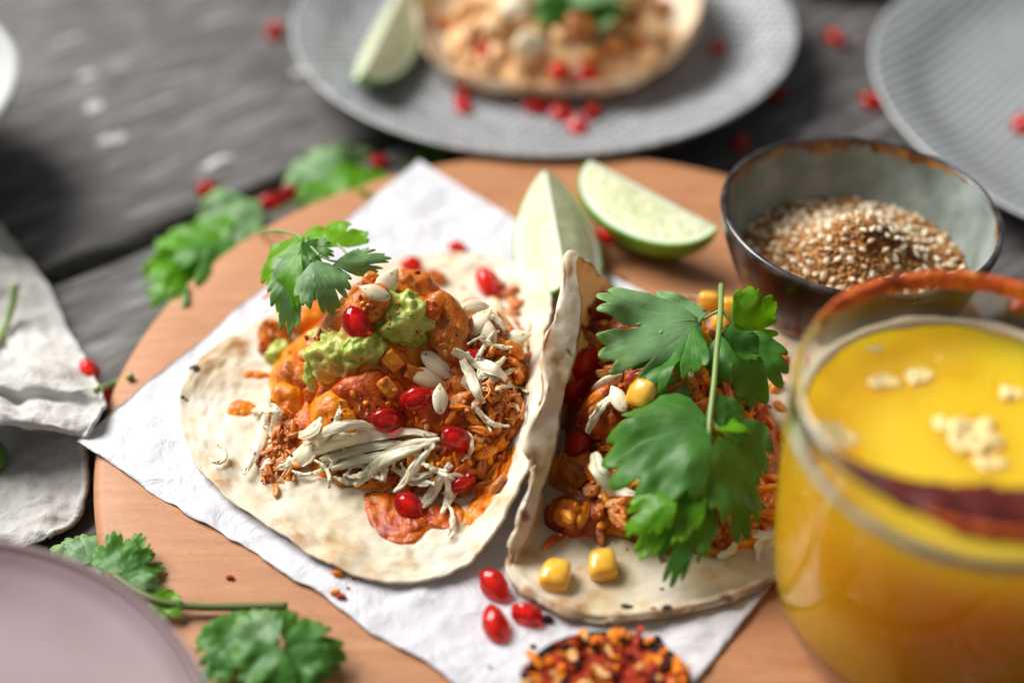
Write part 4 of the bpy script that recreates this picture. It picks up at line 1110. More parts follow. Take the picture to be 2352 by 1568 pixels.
# --- lime wedges
def lime(p0, p1, down, half, b, label, open_to=None):
    """p0, p1: the two ends of the straight inner ridge; down: direction from the ridge to the rind"""
    p0, p1 = np.array(p0, float), np.array(p1, float)
    ax = nrm(p1-p0); c = (p0+p1)/2; a = np.linalg.norm(p1-p0)/2
    dn = nrm(np.array(down)-ax*(np.array(down)@ax)); sd = np.cross(ax, dn)
    e = empty('lime_wedge', c+dn*b*0.9); tag(e, label, 'lime')
    nt, nf = 40, 26
    def pt(t, f, r):
        th = -math.pi/2+math.pi*t
        k = math.cos(th)**0.8 if math.cos(th) > 0 else 0
        y = a*math.sin(th)*(1+0.06*abs(math.sin(th))**8)
        return c+ax*y*(0.55+0.45*r if r < 1 else 1)*1+(dn*math.cos(f)+sd*math.sin(f))*b*k*r
    V = [pt(i/(nt-1), -half+2*half*j/(nf-1), 1.0) for i in range(nt) for j in range(nf)]
    F = grid_faces(nt, nf)
    k = len(V)
    for sgn in (-1, 1):
        for r in (0.945, 1.0):
            V += [pt(i/(nt-1), sgn*half, r) for i in range(nt)]
    F += grid_faces(2, nt, off=k)+grid_faces(2, nt, off=k+2*nt)
    build('rind', V, F, RIND, e, solid='lime')
    for sgn in (-1, 1):
        V = []
        rr = (0.84, 0.9, 0.945)
        V = [pt(i/(nt-1), sgn*half, r) for r in rr for i in range(nt)]
        build('pith', V, grid_faces(3, nt), PITH, e)
        V = []; UV = []; rr = np.linspace(0, 0.84, 14)
        nrm_ = (dn*-math.sin(half)*1+sd*sgn*math.cos(half))
        for r in rr:
            for i in range(nt):
                t = i/(nt-1); p = pt(t, sgn*half, r)
                bul = 0.05*math.sin(math.pi*min(1, r/0.84))*math.sin(math.pi*t)
                V.append(p+nrm_*bul*(1+0.8*fbm((p[0]*2.5, p[1]*2.5, p[2]*2.5), 2))); UV.append((t*3, r*2))
        build('flesh', V, grid_faces(14, nt), FLESH, e, uv=UV, solid='lime')
    V = [c+ax*a*0.98*s+q for s in np.linspace(-1, 1, 20) for q in (dn*0.04+sd*0.05, -dn*0.03, dn*0.04-sd*0.05)]
    build('membrane', V, grid_faces(20, 3), PITH, e)
    return e
lime(at(1252, 396, 2.1), at(1298, 640, 1.9), (0.10, 0.0, -1), math.radians(45), 2.05, 'lime wedge with ridge up behind the left taco, nearer the paper')
pA, pB = at(1360, 372, 2.0), at(1640, 520, 1.7)
lime(pA, pB, (-0.30, -0.62, -0.72), math.radians(34), 2.0, 'lime wedge showing its broad cut face beside the spice bowl')
lime(at(935, -50, 1.2), at(835, 162, 0.9), (0.1, 0.1, -1), math.radians(42), 1.75, 'blurred lime wedge on the left of the grey plate')

# --- pomegranate seeds
P, F = ico(3)
def aril(seed):
    V = P.copy(); t = V[:, 0]
    w = np.where(t > 0, 1-0.42*t**2, 1.0)
    V[:, 0] *= 0.54; V[:, 1] *= 0.36*w; V[:, 2] *= 0.32*w
    for i, p in enumerate(P):
        V[i] += p*0.05*fbm(p*1.3, 2, seed)
    ang = np.arctan2(V[:, 2], V[:, 1])
    k_ = 1-0.10*np.cos(3*ang+seed)-0.05*np.cos(5*ang+seed*2); V[:, 1] *= k_; V[:, 2] *= k_
    return V
arils = []
for s in range(5):
    me = mesh_data('pomegranate_seed', aril(s*2.3)*CM, F); me.materials.append(POM); arils.append(me)
P2, F2 = ico(2)
kern = mesh_data('kernel', P2*np.array([0.30, 0.15, 0.13])*CM, F2); kern.materials.append(KERN)

def pose(u, v, ang, groups, lift, up=0.0):
    p, nn, d = cast(u, v, groups)
    view = nrm(EYE-p)
    z = nrm(nn*0.8+view*0.35)
    a = math.radians(ang)
    x = RGT*math.cos(a)+UPV*math.sin(a)
    Rm = frame(z, x)
    return p+view*(lift*1.15+up), Rm

def put(o, p, Rm, s=1.0):
    M = Matrix(((*(Rm[0]*1.0), p[0]*CM), (*(Rm[1]), p[1]*CM), (*(Rm[2]), p[2]*CM), (0, 0, 0, 1)))
    o.matrix_world = M @ Matrix.Diagonal((s, s, s, 1))

SEEDS = [ # u, v, picture angle, scale, label
 (822, 744, -60, 1.0, 'shiny red pomegranate seed at the top of the left heap between two guacamole lumps'),
 (955, 914, 10, .9, 'red pomegranate seed just below the two pale pumpkin seeds'),
 (890, 963, -15, .95, 'red pomegranate seed above the broad cabbage shred'),
 (1048, 1008, -40, .98, 'red pomegranate seed right of the broad cabbage shred'),
 (1060, 1108, 20, .8, 'dark red pomegranate seed among the thin cabbage strands'),
 (940, 1160, -50, .9, 'red pomegranate seed in the salsa pool'),
 (1120, 652, -65, 1.15, 'upright orange-red pomegranate seed behind the left heap'),
 (1053, 572, -30, .72, 'blurred pomegranate seed at the back rim of the left tortilla'),
 (945, 608, 10, .7, 'blurred pinkish pomegranate seed behind the heap top'),
 (1085, 818, 0, .75, 'dark red pomegranate seed half hidden under the cabbage at right'),
 (1345, 833, 65, 1.05, 'dark red pomegranate seed touching the wall of the right taco, the upper one'),
 (1320, 896, 15, 1.0, 'dark red pomegranate seed right under the upper one at the taco wall'),
 (1332, 1017, 75, .95, 'bright red pomegranate seed left of the big coriander leaf'),
 (1135, 1342, -55, 1.0, 'largest pomegranate seed of the three on the paper in front'),
 (1137, 1432, -78, .98, 'lowest upright pomegranate seed of the three on the paper'),
 (1212, 1410, -30, .85, 'right-hand pomegranate seed of the three on the paper'),
 (1395, 540, 0, .85, 'orange-red pomegranate seed lying between the two lime wedges'),
 (1788, 832, 60, .7, 'small red seed half hidden behind the glass and coriander'),
 (477, 436, 20, .95, 'blurred pomegranate seed on the table above the left coriander'),
 (620, 462, 20, .95, 'left one of two blurred pomegranate seeds touching the board edge'),
 (668, 442, 30, .9, 'right one of two blurred pomegranate seeds touching the board edge'),
 (872, 372, 0, .8, 'blurred red seed at the tip of the far coriander sprig'),
 (630, 72, 80, 1.05, 'blurred pomegranate seed on the table left of the grey plate'),
 (1062, 212, 60, .9, 'upper of two seeds under the left rim of the back taco'),
 (1064, 245, -70, 1.0, 'lower of two seeds under the left rim of the back taco'),
 (1230, 247, 0, 1.0, 'leftmost red seed of the cluster in front of the back taco'),
 (1290, 262, -20, 1.05, 'middle red seed of the cluster in front of the back taco'),
 (1326, 292, -60, 1.05, 'lowest red seed of the cluster in front of the back taco'),
 (1360, 258, 70, 1.0, 'rightmost red seed of the cluster in front of the back taco'),
 (1285, 168, 0, .9, 'left red seed inside the rim of the back taco'),
 (1350, 170, 0, .9, 'right red seed inside the rim of the back taco'),
 (1112, 120, 60, .9, 'orange-red seed among the pale chunks of the back taco'),
 (1650, 110, 80, .95, 'lone red seed on the right side of the grey plate'),
 (1920, 90, -60, 1.15, 'blurred red seed on the table between the grey plates, farther one'),
 (2004, 234, -30, 1.05, 'blurred red seed touching the ribbed plate'),
 (1785, 215, 0, .9, 'dark red seed in the shade under the grey plate'),
 (1703, 330, 70, 1.0, 'red seed on the table at the left of the spice bowl rim'),
 (2346, 285, 80, 1.1, 'red seed on the ribbed plate at the right edge'),
 (206, 852, -70, .9, 'red seed on the table right of the napkin'),
 (242, 915, -60, .95, 'red seed squeezed between napkin and board'),
 (2348, 706, 0, .8, 'tiny red seed seen past the glass rim at the right edge')]
for i, (u, v, ang, s, lb) in enumerate(SEEDS):
    o = link('pomegranate_seed', arils[i % 5], None)
    p, Rm = pose(u, v, ang, GA, 0.24*s)
    Rm = Rm @ np.array(Matrix.Rotation(i*1.3, 3, 'X'))
    put(o, p, Rm, s)
    tag(o, lb, 'pomegranate seed', 'pomegranate seeds')
    k_ = link('kernel', kern, None, o)

# --- pumpkin seeds (pale, pointed, flat)
def pseed(seed):
    V = P.copy(); t = V[:, 0]
    w = np.clip(np.where(t > 0.1, 1-((t-0.1)/0.95)**1.6*0.75, 1.0), .05, 1)
    V[:, 0] *= 0.66; V[:, 1] *= 0.33*w; V[:, 2] *= 0.15*w
    V[:, 0] += np.where(t > 0.85, (t-0.85)*0.6, 0)
    V[:, 2] += 0.05*np.cos(P[:, 0]*1.5)
    return V
ps = [mesh_data('pumpkin_seed', pseed(s)*CM, F) for s in range(2)]
for q in ps: q.materials.append(PALE)
for (u, v, ang, s, lb) in [
 (886, 655, 55, .95, 'pale pumpkin seed stuck upright at the top of the left heap'),
 (986, 870, -5, .95, 'lower one of two pale pumpkin seeds above the red seeds'),
 (1006, 842, -35, .95, 'upper one of two pale pumpkin seeds above the red seeds'),
 (1010, 915, 80, .7, 'pale pumpkin seed half sunk in red sauce'),
 (1182, 780, 12, .85, 'pale pumpkin seed beside the standing tortilla wall'),
 (1100, 742, 60, .9, 'blurred pale seed with dark specks right of the heap'),
 (1120, 765, -60, .8, 'pale seed under the dark-specked one'),
 (1092, 706, 20, .75, 'blurred pale seed at the back right of the heap'),
 (1140, 712, -60, .8, 'blurred pale seed below the upright red seed'),
 (860, 672, 160, .7, 'small pale seed lying flat beside the upright pumpkin seed'),
 (1395, 880, 40, .8, 'pale seed on the filling under the mid-left coriander leaf'),
 (1420, 915, 120, .7, 'thin pale seed beside the tomato chunk')]:
    o = link('pumpkin_seed', ps[0], None); p, Rm = pose(u, v, ang, GA, 0.10, 0.06); put(o, p, Rm, s)
    tag(o, lb, 'pumpkin seed', 'pale pumpkin seeds')

# --- corn kernels
V, Fc = blob((0, 0, 0), (0.40, 0.36, 0.30), None, 2.0, .12, 1.5, 3, 0, 1, .55)
V[:, 1] *= 1-0.25*V[:, 0]
ck = mesh_data('corn_kernel', V*CM, Fc); ck.materials.append(CORN)
for (u, v, ang, s, lb) in [(1276, 1322, 80, 1.25, 'yellow corn kernel at the front left of the right taco'), (1384, 1298, 95, 1.2, 'yellow corn kernel at the front of the right taco, nearer the leaf'),
 (1630, 692, 0, .95, 'corn kernel left of the coriander stem top'), (1680, 705, 0, .95, 'corn kernel right of the coriander stem top'), (1655, 738, 0, .9, 'corn kernel right behind the coriander stem'),
 (1476, 905, 70, 1.2, 'corn kernel under the mid-left coriander leaf'), (1556, 800, 0, 1.1, 'corn kernel beside the coriander stem, in the shade'), (1612, 782, 0, .8, 'small corn kernel left of the stem')]:
    o = link('corn_kernel', ck, None); p, Rm = pose(u, v, ang, GA, 0.2*s); put(o, p, Rm, s)
    tag(o, lb, 'corn kernel', 'corn kernels in the right taco')

# --- cabbage shreds
def shred(path, w, label, lift=0.12, thick=0.045, twist=0.0, groups=GA, curl=0.14, seed=0.0, jag=0.08):
    """path: picture places; w: widths in cm at the places"""
    pts = np.array([lifted(u, v, lift+(l if len(r) else 0), groups) for (u, v, *r) in path for l in ([r[0]] if r else [0])])
    nrms = np.array([cast(q[0], q[1], groups)[1] for q in path])
    n = max(24, 9*len(path)); C = catmull(pts, n); N = catmull(nrms, n); W = catmull(np.array(w, float)[:, None], n)[:, 0]
    T = np.gradient(C, axis=0); m_ = 9
    G = np.zeros((n, m_, 3))
    for i in range(n):
        t = nrm(T[i]); view = nrm(EYE-C[i]); z = nrm(N[i]*0.6+view*0.3+np.array([-.15, 0, .45])); z = nrm(z-t*(z@t))
        tw = twist*(i/(n-1)-.5); x = np.cross(t, z)
        x, z = x*math.cos(tw)+z*math.sin(tw), z*math.cos(tw)-x*math.sin(tw)
        for j in range(m_):
            s = -1+2*j/(m_-1)
            k = 1+(jag*fbm((i*.25, j*.1+seed, 3 if s > 0 else 9), 2) if abs(s) > .4 else 0)
            G[i, j] = C[i]+x*s*W[i]*.42*k-z*curl*W[i]*(s*s-.3)+z*0.05*fbm((i*.15, j*.4, seed), 2)
    V, F = shell(G, thick, False, False)
    return tag(build('cabbage_shred', V, F, CABB, None), label, 'cabbage', 'white cabbage shreds on the left taco')
shred([(722, 1035), (780, 1010), (850, 992), (930, 990), (1005, 1002)], (.25, .55, .6, .42, .06), 'broad white cabbage shred across the front of the left heap', .3, .045, .5, seed=1, curl=.2)
shred([(1010, 1008), (930, 1030), (880, 1055), (845, 1085), (815, 1115)], (.1, .45, .5, .38, .1), 'forked cabbage strand hanging below the broad shred', .36, .045, .6, seed=2)
shred([(985, 1020), (920, 1040), (870, 1060), (850, 1090)], (.1, .3, .35, .1), 'short cabbage strand lying over the forked one', .46, .045, .9, seed=3)
shred([(905, 1050), (885, 1072), (880, 1105)], (.2, .25, .06), 'small hooked cabbage strand under the broad shred', .3, .045, .9, seed=4)
shred([(640, 1075), (690, 1050), (730, 1010), (765, 985)], (.12, .62, .55, .15), 'pointed cabbage leaf left of the broad shred', .3, .045, .4, seed=5)
shred([(735, 1068), (760, 1050), (790, 1040), (840, 1050)], (.1, .45, .4, .12), 'pale green cabbage bit under the pointed leaf', .22, .045, .7, seed=6)
shred([(760, 1078), (800, 1062), (840, 1060), (870, 1045)], (.1, .3, .28, .1), 'curled cabbage bit beneath the broad shred', .2, .045, 1.0, seed=7)
shred([(622, 920), (608, 970), (590, 1030), (562, 1090)], (.4, .42, .4, .06), 'long thin cabbage strand hanging down at the left', .25, .045, .4, seed=8)
shred([(640, 945), (625, 1000), (612, 1060), (600, 1080)], (.3, .36, .3, .05), 'second hanging cabbage strand beside the long thin one', .2, .045, -.5, seed=9)
shred([(580, 950), (600, 940), (625, 935), (650, 950)], (.25, .3, .28, .1), 'cabbage end poking out left of the heap', .25, .045, .6, seed=10)
shred([(690, 1000), (720, 985), (740, 960)], (.2, .4, .15), 'green-tinged cabbage piece below the orange chunk', .25, .045, .4, seed=11)
shred([(1040, 805), (1090, 830), (1140, 850), (1170, 880)], (.18, .34, .36, .1), 'cabbage strip at the right pointing to the tortilla wall', .22, .045, .5, seed=12)
shred([(1060, 825), (1080, 860), (1095, 900), (1110, 925)], (.15, .32, .3, .1), 'cabbage strip crossing down beside the meat', .28, .045, .4, seed=13)
shred([(1160, 820), (1120, 855), (1085, 880)], (.12, .25, .12), 'short cabbage strip crossing over two others at right', .34, .045, .4, seed=14)
shred([(1060, 870), (1100, 885), (1135, 870)], (.3, .5, .25), 'flat cabbage piece beneath the crossing strips', .12, .045, .3, seed=15)
shred([(1190, 905), (1185, 925), (1193, 945)], (.08, .1, .05), 'tiny curved cabbage thread by the tortilla wall', .15, .045, .3, seed=16)
shred([(1215, 740), (1205, 790), (1212, 840)], (.1, .18, .06), 'thin cabbage thread leaning on the tortilla wall', .12, .045, .3, seed=17)
shred([(1035, 1065), (1010, 1100), (985, 1145), (965, 1165)], (.12, .3, .32, .2), 'straight cabbage strand reaching into the salsa pool', .25, .045, .3, seed=18)
shred([(1025, 1085), (1030, 1120), (1030, 1150), (1012, 1180)], (.1, .24, .26, .05), 'curved cabbage strand right of the straight one', .25, .045, .5, seed=19)
shred([(900, 1075), (940, 1095), (985, 1090), (1010, 1075)], (.06, .22, .14, .04), 'thin looping cabbage thread under the forked strand', .2, .045, .8, seed=20)
shred([(920, 1095), (960, 1105), (1000, 1110)], (.25, .3, .06), 'pale cabbage bit on the dark meat at the front', .18, .045, .5, seed=21)
shred([(640, 740), (655, 715), (672, 700)], (.1, .2, .05), 'white cabbage tip poking up under the coriander', .2, .045, .3, seed=22)
shred([(1110, 720), (1140, 735), (1160, 760)], (.1, .28, .1), 'blurred cabbage strip at the back right of the left heap', .15, .045, .3, seed=23)
for k, (pth, ww, lb) in enumerate((
  ([(735, 1055), (800, 1035), (870, 1022), (940, 1018)], (.12, .34, .36, .05), 'middle cabbage strip of the fan across the front'),
  ([(760, 1075), (830, 1055), (900, 1045), (985, 1040)], (.08, .28, .3, .05), 'lower cabbage strip of the fan across the front'),
  ([(700, 1020), (760, 985), (820, 975), (880, 985)], (.08, .3, .3, .06), 'upper cabbage strip of the fan across the front'),
  ([(1000, 1020), (960, 1060), (925, 1110), (905, 1130)], (.06, .2, .22, .04), 'cabbage strip dropping steeply towards the salsa pool'))):
    shred(pth, ww, lb, .34+.05*k, .03, .5-.3*k, seed=60+k, curl=.12)
rs = np.random.RandomState(77)
for k in range(34):
    u, v = ((800+rs.normal()*110, 1030+rs.normal()*40) if k < 16 else (985+rs.normal()*45, 1080+rs.normal()*40)) if k < 25 else (1110+rs.normal()*35, 850+rs.normal()*45)
    a = rs.uniform(0.2, 1.2)*rs.choice([1, -1]); cu = rs.normal()*.35; pth = []
    for q in range(5):
        pth.append((u, v)); u += math.cos(a)*20; v += math.sin(a)*20; a += cu
    o = shred(pth, (.03, rs.uniform(.08, .16), rs.uniform(.1, .18), rs.uniform(.06, .14), .02), 'thin white cabbage thread strewn among the larger shreds', .12+.25*rs.uniform(), .03, rs.normal()*.8, seed=30+k)
    o.name = 'cabbage_thread'; o['group'] = 'thin cabbage threads on the left taco'
def shredR(path, w, label, **k):
    o = shred(path, w, label, **k); o['group'] = 'white shreds in the right taco'; return o
shredR([(1368, 1045), (1378, 1090), (1420, 1130), (1480, 1150)], (.2, .42, .4, .15), 'pale curved onion slice left of the big coriander leaf', lift=.3, thick=.12, twist=.6, seed=24)
shredR([(1350, 990), (1372, 945), (1400, 920), (1425, 905)], (.1, .22, .2, .08), 'white strand over the tomato chunk', lift=.3, thick=.07, twist=.4, seed=25)
shredR([(1700, 1235), (1680, 1262), (1650, 1280)], (.12, .22, .1), 'pale shred hanging at the right of the lowest leaf', lift=.15, seed=26)
shredR([(1785, 1230), (1745, 1250), (1740, 1290)], (.1, .2, .08), 'curled pale shred near the glass', lift=.15, seed=27)
shredR([(1500, 1150), (1530, 1165), (1560, 1190)], (.1, .3, .1), 'white shred between the coriander leaves', lift=.2, seed=28)

# --- crumbs and carrot threads
for (u, v, s, mi, lb) in ((775, 1318, .16, 0, 'orange chili crumb on the paper at the left tortilla edge'), (768, 1362, .13, 0, 'orange chili crumb on the paper, upper of a close pair'), (783, 1372, .12, 1, 'dull red chili crumb on the paper, lower of a close pair'), (812, 1330, .06, 1, 'tiny red crumb right of the largest crumb'), (880, 1333, .07, 0, 'tiny orange crumb under the left tortilla edge'),
                          (530, 1328, .11, 1, 'red-brown crumb on the bare board'), (1508, 1468, .12, 2, 'dark crumb on the paper right of the spoon'), (1255, 1425, .16, 2, 'dark red crumb beside the right-hand pomegranate seed'), (1225, 1485, .09, 2, 'dark speck at the tip of the spoon'), (1125, 1532, .06, 2, 'dark speck on the paper left of the spoon'), (800, 1350, .05, 1, 'tiny red speck between the crumbs')):
    p, nn, _ = cast(u, v, ['paper', 'board'])
    V, Fx = blob(p+nn*s*.4, (s, s*.7, s*.5), None, u*.1, .5, 5, 2); tag(build('chili_crumb', V, Fx, FL[mi], None, p), lb, 'crumb', 'chili crumbs in front of the tacos')
for (a, b, lb) in (((603, 688), (640, 665), 'thin orange carrot thread lying on the coriander leaf'), ((1633, 985), (1672, 1000), 'thin orange carrot thread at the fork of the big sprig')):
    CT = (a, b, lb); 
    globals().setdefault('THREADS', []).append(CT)

# ================================================================== coriander
def leaf_mesh(base, tip, width=1.0, roll=0.0, bend=0.25, cup=0.15, seed=0.0, spread=72, thick=0.012, zdir=None, droop=0.0, lobes=3, cut=0.34):
    base, tip = np.array(base, float), np.array(tip, float)
    L = np.linalg.norm(tip-base); Y = (tip-base)/L
    view = nrm(EYE-(base+tip)/2)
    Z = zdir if zdir is not None else nrm(np.array([-.1, 0, 1.0])*0.62+view*0.5)
    Z = nrm(Z-Y*(Z@Y)); X = np.cross(Y, Z)
    Z, X = Z*math.cos(roll)+X*math.sin(roll), X*math.cos(roll)-Z*math.sin(roll)
    nt, nf = 16, 121
    G = np.zeros((nt, nf, 3)); UV = []
    rs = np.random.RandomState(int(seed*100) % 9999)
    ph = rs.uniform(0, 6.28, 6)
    for i in range(nt):
        t = i/(nt-1)
        for j in range(nf):
            s = -1+2*j/(nf-1)
            f = math.radians(spread)*s
            # a fan of three shallow lobes, each with rounded teeth
            lob = abs(math.cos(math.pi*s*1.5))
            env = (0.74+0.26*math.cos(s*1.35))
            notch = (1-lob)**2.5
            ts = s*lobes*1.55+0.12*math.sin(5*s+ph[4])
            teeth = abs(math.cos(math.pi*ts))**0.7
            r = env*(1-cut*notch*(0.8+0.2*math.sin(ph[3]+4*s)))*(0.85+0.15*teeth)*(1+0.07*math.sin(3*s+ph[1]))
            if abs(s) > 0.9: r *= 1-((abs(s)-0.9)/0.1)**2*0.3
            tt = t**0.9
            x = r*tt*math.sin(f)*width*L*1.02; y = r*tt*math.cos(f)*L
            xn, yn = x/L, y/L
            z = -cup*L*xn**2*1.6-bend*L*yn**2+bend*L*yn*0.75
            z += 0.22*L*fbm((xn*1.5, yn*1.5, seed), 2)*min(1, yn*1.6+0.05)+0.05*L*fbm((xn*4.5, yn*4.5, seed+5), 2)*tt
            z += 0.05*L*abs(xn)*math.cos(ph[2])-0.10*L*max(0, yn-0.75)
            G[i, j] = base+X*x+Y*y+Z*z
            UV.append((j/(nf-1), t))
    V, F = shell(G, thick, False, False)
    return V, F, UV+UV

def sprig(name, label, stems, leaves, groups=GA, group='coriander sprigs'):
    """stems: (list of (u, v, lift), radius, mat); leaves: ((u, v, lift) base, (u, v, lift) tip, dict)"""
    def pos(q):
        a = lifted(q[0], q[1], 0.12, groups)
        if len(q) < 4: return lifted(q[0], q[1], q[2], groups)
        b = at(q[0], q[1], q[2])
        return b if np.linalg.norm(b-EYE) < np.linalg.norm(a-EYE) else a
    p0 = lifted(*stems[0][0][0][:2], 0.0, groups) if stems else lifted(*leaves[0][0][:2], 0.0, groups)
    e = empty(name, p0); tag(e, label, 'coriander', group)
    for (pts, r, mt) in stems:
        C = catmull([pos(q) for q in pts], max(10, 8*len(pts)))
        V, F = tube(C, np.linspace(r, r*0.8, len(C)), 10); build('stem', V, F, mt, e)
    for k, (b, t, d) in enumerate(leaves):
        d = dict(d); mt = d.pop('mat', LEAF)
        V, F, UV = leaf_mesh(pos(b), pos(t), seed=b[0]*.01+t[1]*.013, **d)
        build('leaf', V, F, mt, e, uv=UV)
    return e

# the big sprig over the right taco (4th entry: the 3rd is a height, not a lift)
Z = 1
sprig('coriander_sprig', 'large coriander sprig with upright stem lying over the right taco',
 [([(1657, 655, 3.5, Z), (1655, 720, 3.7, Z), (1647, 800, 3.8, Z), (1640, 880, 3.7, Z), (1630, 970, 3.4, Z), (1626, 1050, 2.9, Z), (1600, 1120, 2.3, Z)], .085, STEM),
  ([(1655, 712, 3.7, Z), (1635, 722, 3.6, Z), (1605, 738, 3.5, Z)], .05, STEM),
  ([(1658, 712, 3.7, Z), (1672, 728, 3.6, Z), (1690, 752, 3.4, Z)], .05, STEM),
  ([(1632, 960, 3.4, Z), (1650, 985, 3.3, Z), (1672, 1003, 3.2, Z)], .05, STEM)],
 [((1625, 715, 3.6, Z), (1438, 735, 3.6, Z), dict(mat=LEAF_SHEEN, width=.6, roll=.1, bend=.15, spread=62)),
  ((1612, 738, 3.5, Z), (1350, 825, 3.8, Z), dict(cut=.45, mat=LEAF_SHEEN, width=.72, roll=-.15, bend=.2, cup=.3, spread=66)),
  ((1590, 740, 3.6, Z), (1490, 885, 3.4, Z), dict(mat=LEAF, width=.62, roll=.1, bend=.35, cup=.3, spread=62)),
  ((1682, 758, 3.5, Z), (1784, 705, 3.3, Z), dict(mat=LEAF_BACKLIT, width=.75, roll=.5, bend=.1, spread=66)),
  ((1672, 745, 3.4, Z), (1740, 935, 2.2, Z), dict(cut=.2, mat=LEAF, width=.7, roll=-.1, bend=.4, cup=.3, spread=66)),
  ((1632, 972, 3.4, Z), (1385, 1030, 3.0, Z), dict(cut=.16, mat=LEAF, width=.82, roll=.2, bend=.3, cup=.35, spread=78)),
  ((1640, 985, 3.4, Z), (1730, 975, 3.0, Z), dict(mat=LEAF_BACKLIT, width=.5, roll=-.5, bend=.2, spread=60)),
  ((1650, 1000, 3.3, Z), (1725, 1245, 1.6, Z), dict(cut=.15, mat=LEAF, width=.5, roll=-.4, bend=.3, cup=.3, spread=66)),
  ((1625, 1070, 2.8, Z), (1470, 1250, 1.9, Z), dict(mat=LEAF_BACKLIT, width=.5, roll=.1, bend=.3, cup=.3, spread=58)),
  ((1640, 900, 3.6, Z), (1700, 1010, 3.0, Z), dict(mat=LEAF, width=.6, roll=-.3, bend=.3, cup=.3, spread=64, cut=.3)),
  ((1655, 770, 3.7, Z), (1770, 800, 3.0, Z), dict(mat=LEAF, width=.6, roll=-.3, bend=.3, cup=.3, spread=64, cut=.35)),
  ((1690, 960, 2.9, Z), (1770, 1090, 2.0, Z), dict(mat=LEAF, width=.7, roll=-.3, bend=.3, cup=.3, spread=66, cut=.35)),
  ((1560, 1130, 2.5, Z), (1440, 1215, 2.0, Z), dict(mat=LEAF_BACKLIT, width=.6, roll=.2, bend=.3, cup=.3, spread=62, cut=.4)),
  ((1620, 1100, 2.4, Z), (1545, 1335, .9, Z), dict(mat=LEAF, width=.42, roll=-.2, bend=.3, cup=.3, spread=60))])
# sprig on top of the left heap
sprig('coriander_sprig', 'coriander sprig on top of the left heap',
 [([(775, 560, 4.3, Z), (795, 585, 4.4, Z), (770, 600, 4.5, Z), (735, 588, 4.6, Z)], .04, STEM), ([(600, 535, 3.6, Z), (640, 530, 4.0, Z), (690, 545, 4.4, Z), (735, 588, 4.6, Z)], .05, STEM)],
 [((712, 545, 4.5, Z), (655, 745, 3.3, Z), dict(mat=LEAF_SHEEN, width=.42, roll=.2, bend=.2, cup=.4, spread=64)),
  ((700, 545, 4.5, Z), (588, 650, 3.6, Z), dict(mat=LEAF_BACKLIT, width=.62, roll=.5, bend=.2, spread=66)),
  ((690, 580, 4.5, Z), (622, 720, 3.5, Z), dict(mat=LEAF_BACKLIT, width=.5, roll=.35, bend=.2, spread=60)),
  ((722, 598, 4.7, Z), (765, 722, 4.0, Z), dict(mat=LEAF_SHEEN, width=.62, roll=.0, bend=.3, cup=.4, spread=68)),
  ((760, 612, 4.6, Z), (892, 592, 4.4, Z), dict(mat=LEAF_SHEEN, width=.42, roll=.2, bend=.15, spread=56)),
  ((690, 560, 4.6, Z), (765, 590, 4.4, Z), dict(mat=LEAF, width=.6, roll=.1, bend=.2, spread=60)),
  ((750, 570, 4.3, Z), (790, 495, 4.2, Z), dict(mat=LEAF_BACKLIT, width=.75, roll=-.2, bend=.15, spread=76))])
# loose sprigs
sprig('coriander_sprig', 'blurred coriander sprig over the left edge of the board',
 [([(650, 540, .7), (610, 530, .8), (560, 545, .8), (500, 580, .7)], .06, STEM)],
 [((610, 500, .9), (420, 590, .8), dict(mat=LEAF_SHEEN, width=.5, roll=.3, bend=.2, spread=60)),
  ((560, 545, .9), (345, 640, .6), dict(mat=LEAF_BACKLIT, width=.62, roll=.0, bend=.25, spread=64)),
  ((520, 570, .8), (350, 710, .5), dict(mat=LEAF_BACKLIT, width=.55, roll=-.2, bend=.3, spread=64)),
  ((480, 560, .8), (350, 545, .8), dict(mat=LEAF_BACKLIT, width=.6, roll=.1, bend=.2, spread=66)),
  ((430, 690, .3), (350, 740, .2), dict(mat=LEAF_SHEEN, width=.6, roll=.1, bend=.2)),
  ((570, 460, .5), (440, 510, .4), dict(mat=LEAF_SHEEN, width=.6, roll=.1, bend=.2)),
  ((600, 500, 1.0), (500, 470, 1.0), dict(mat=LEAF_SHEEN, width=.55, roll=.2, bend=.25, cut=.4)),
  ((520, 560, 1.0), (440, 500, 1.0), dict(mat=LEAF_BACKLIT, width=.55, roll=-.2, bend=.2, cut=.45)),
  ((470, 590, .9), (380, 600, .8), dict(mat=LEAF_SHEEN, width=.6, roll=.2, bend=.3, cut=.45)),
  ((480, 600, .8), (420, 690, .6), dict(mat=LEAF_BACKLIT, width=.55, roll=-.3, bend=.3, cut=.45)),
  ((540, 560, .9), (480, 640, .7), dict(mat=LEAF, width=.5, roll=-.2, bend=.3, cut=.4))])
sprig('coriander_sprig', 'blurred coriander sprig behind the board, left of the grey plate',
 [([(880, 400, .4), (800, 420, .5), (720, 450, .5), (600, 500, .5)], .06, STEM)],
 [((800, 400, .6), (650, 380, .7), dict(mat=LEAF_SHEEN, width=.6, roll=.1, bend=.25)),
  ((720, 380, .7), (850, 345, .8), dict(mat=LEAF_SHEEN, width=.45, roll=.2, bend=.2, spread=60)),
  ((740, 440, .6), (895, 385, .6), dict(mat=LEAF_BACKLIT, width=.5, roll=-.2, bend=.2, spread=60)),
  ((760, 420, .6), (690, 470, .5), dict(mat=LEAF_BACKLIT, width=.6, roll=.2, bend=.2)),
  ((800, 410, .8), (860, 430, .6), dict(mat=LEAF_BACKLIT, width=.5, roll=-.2, bend=.2, cut=.45)),
  ((700, 400, .7), (660, 440, .6), dict(mat=LEAF_SHEEN, width=.6, roll=.1, bend=.3, cut=.45))])
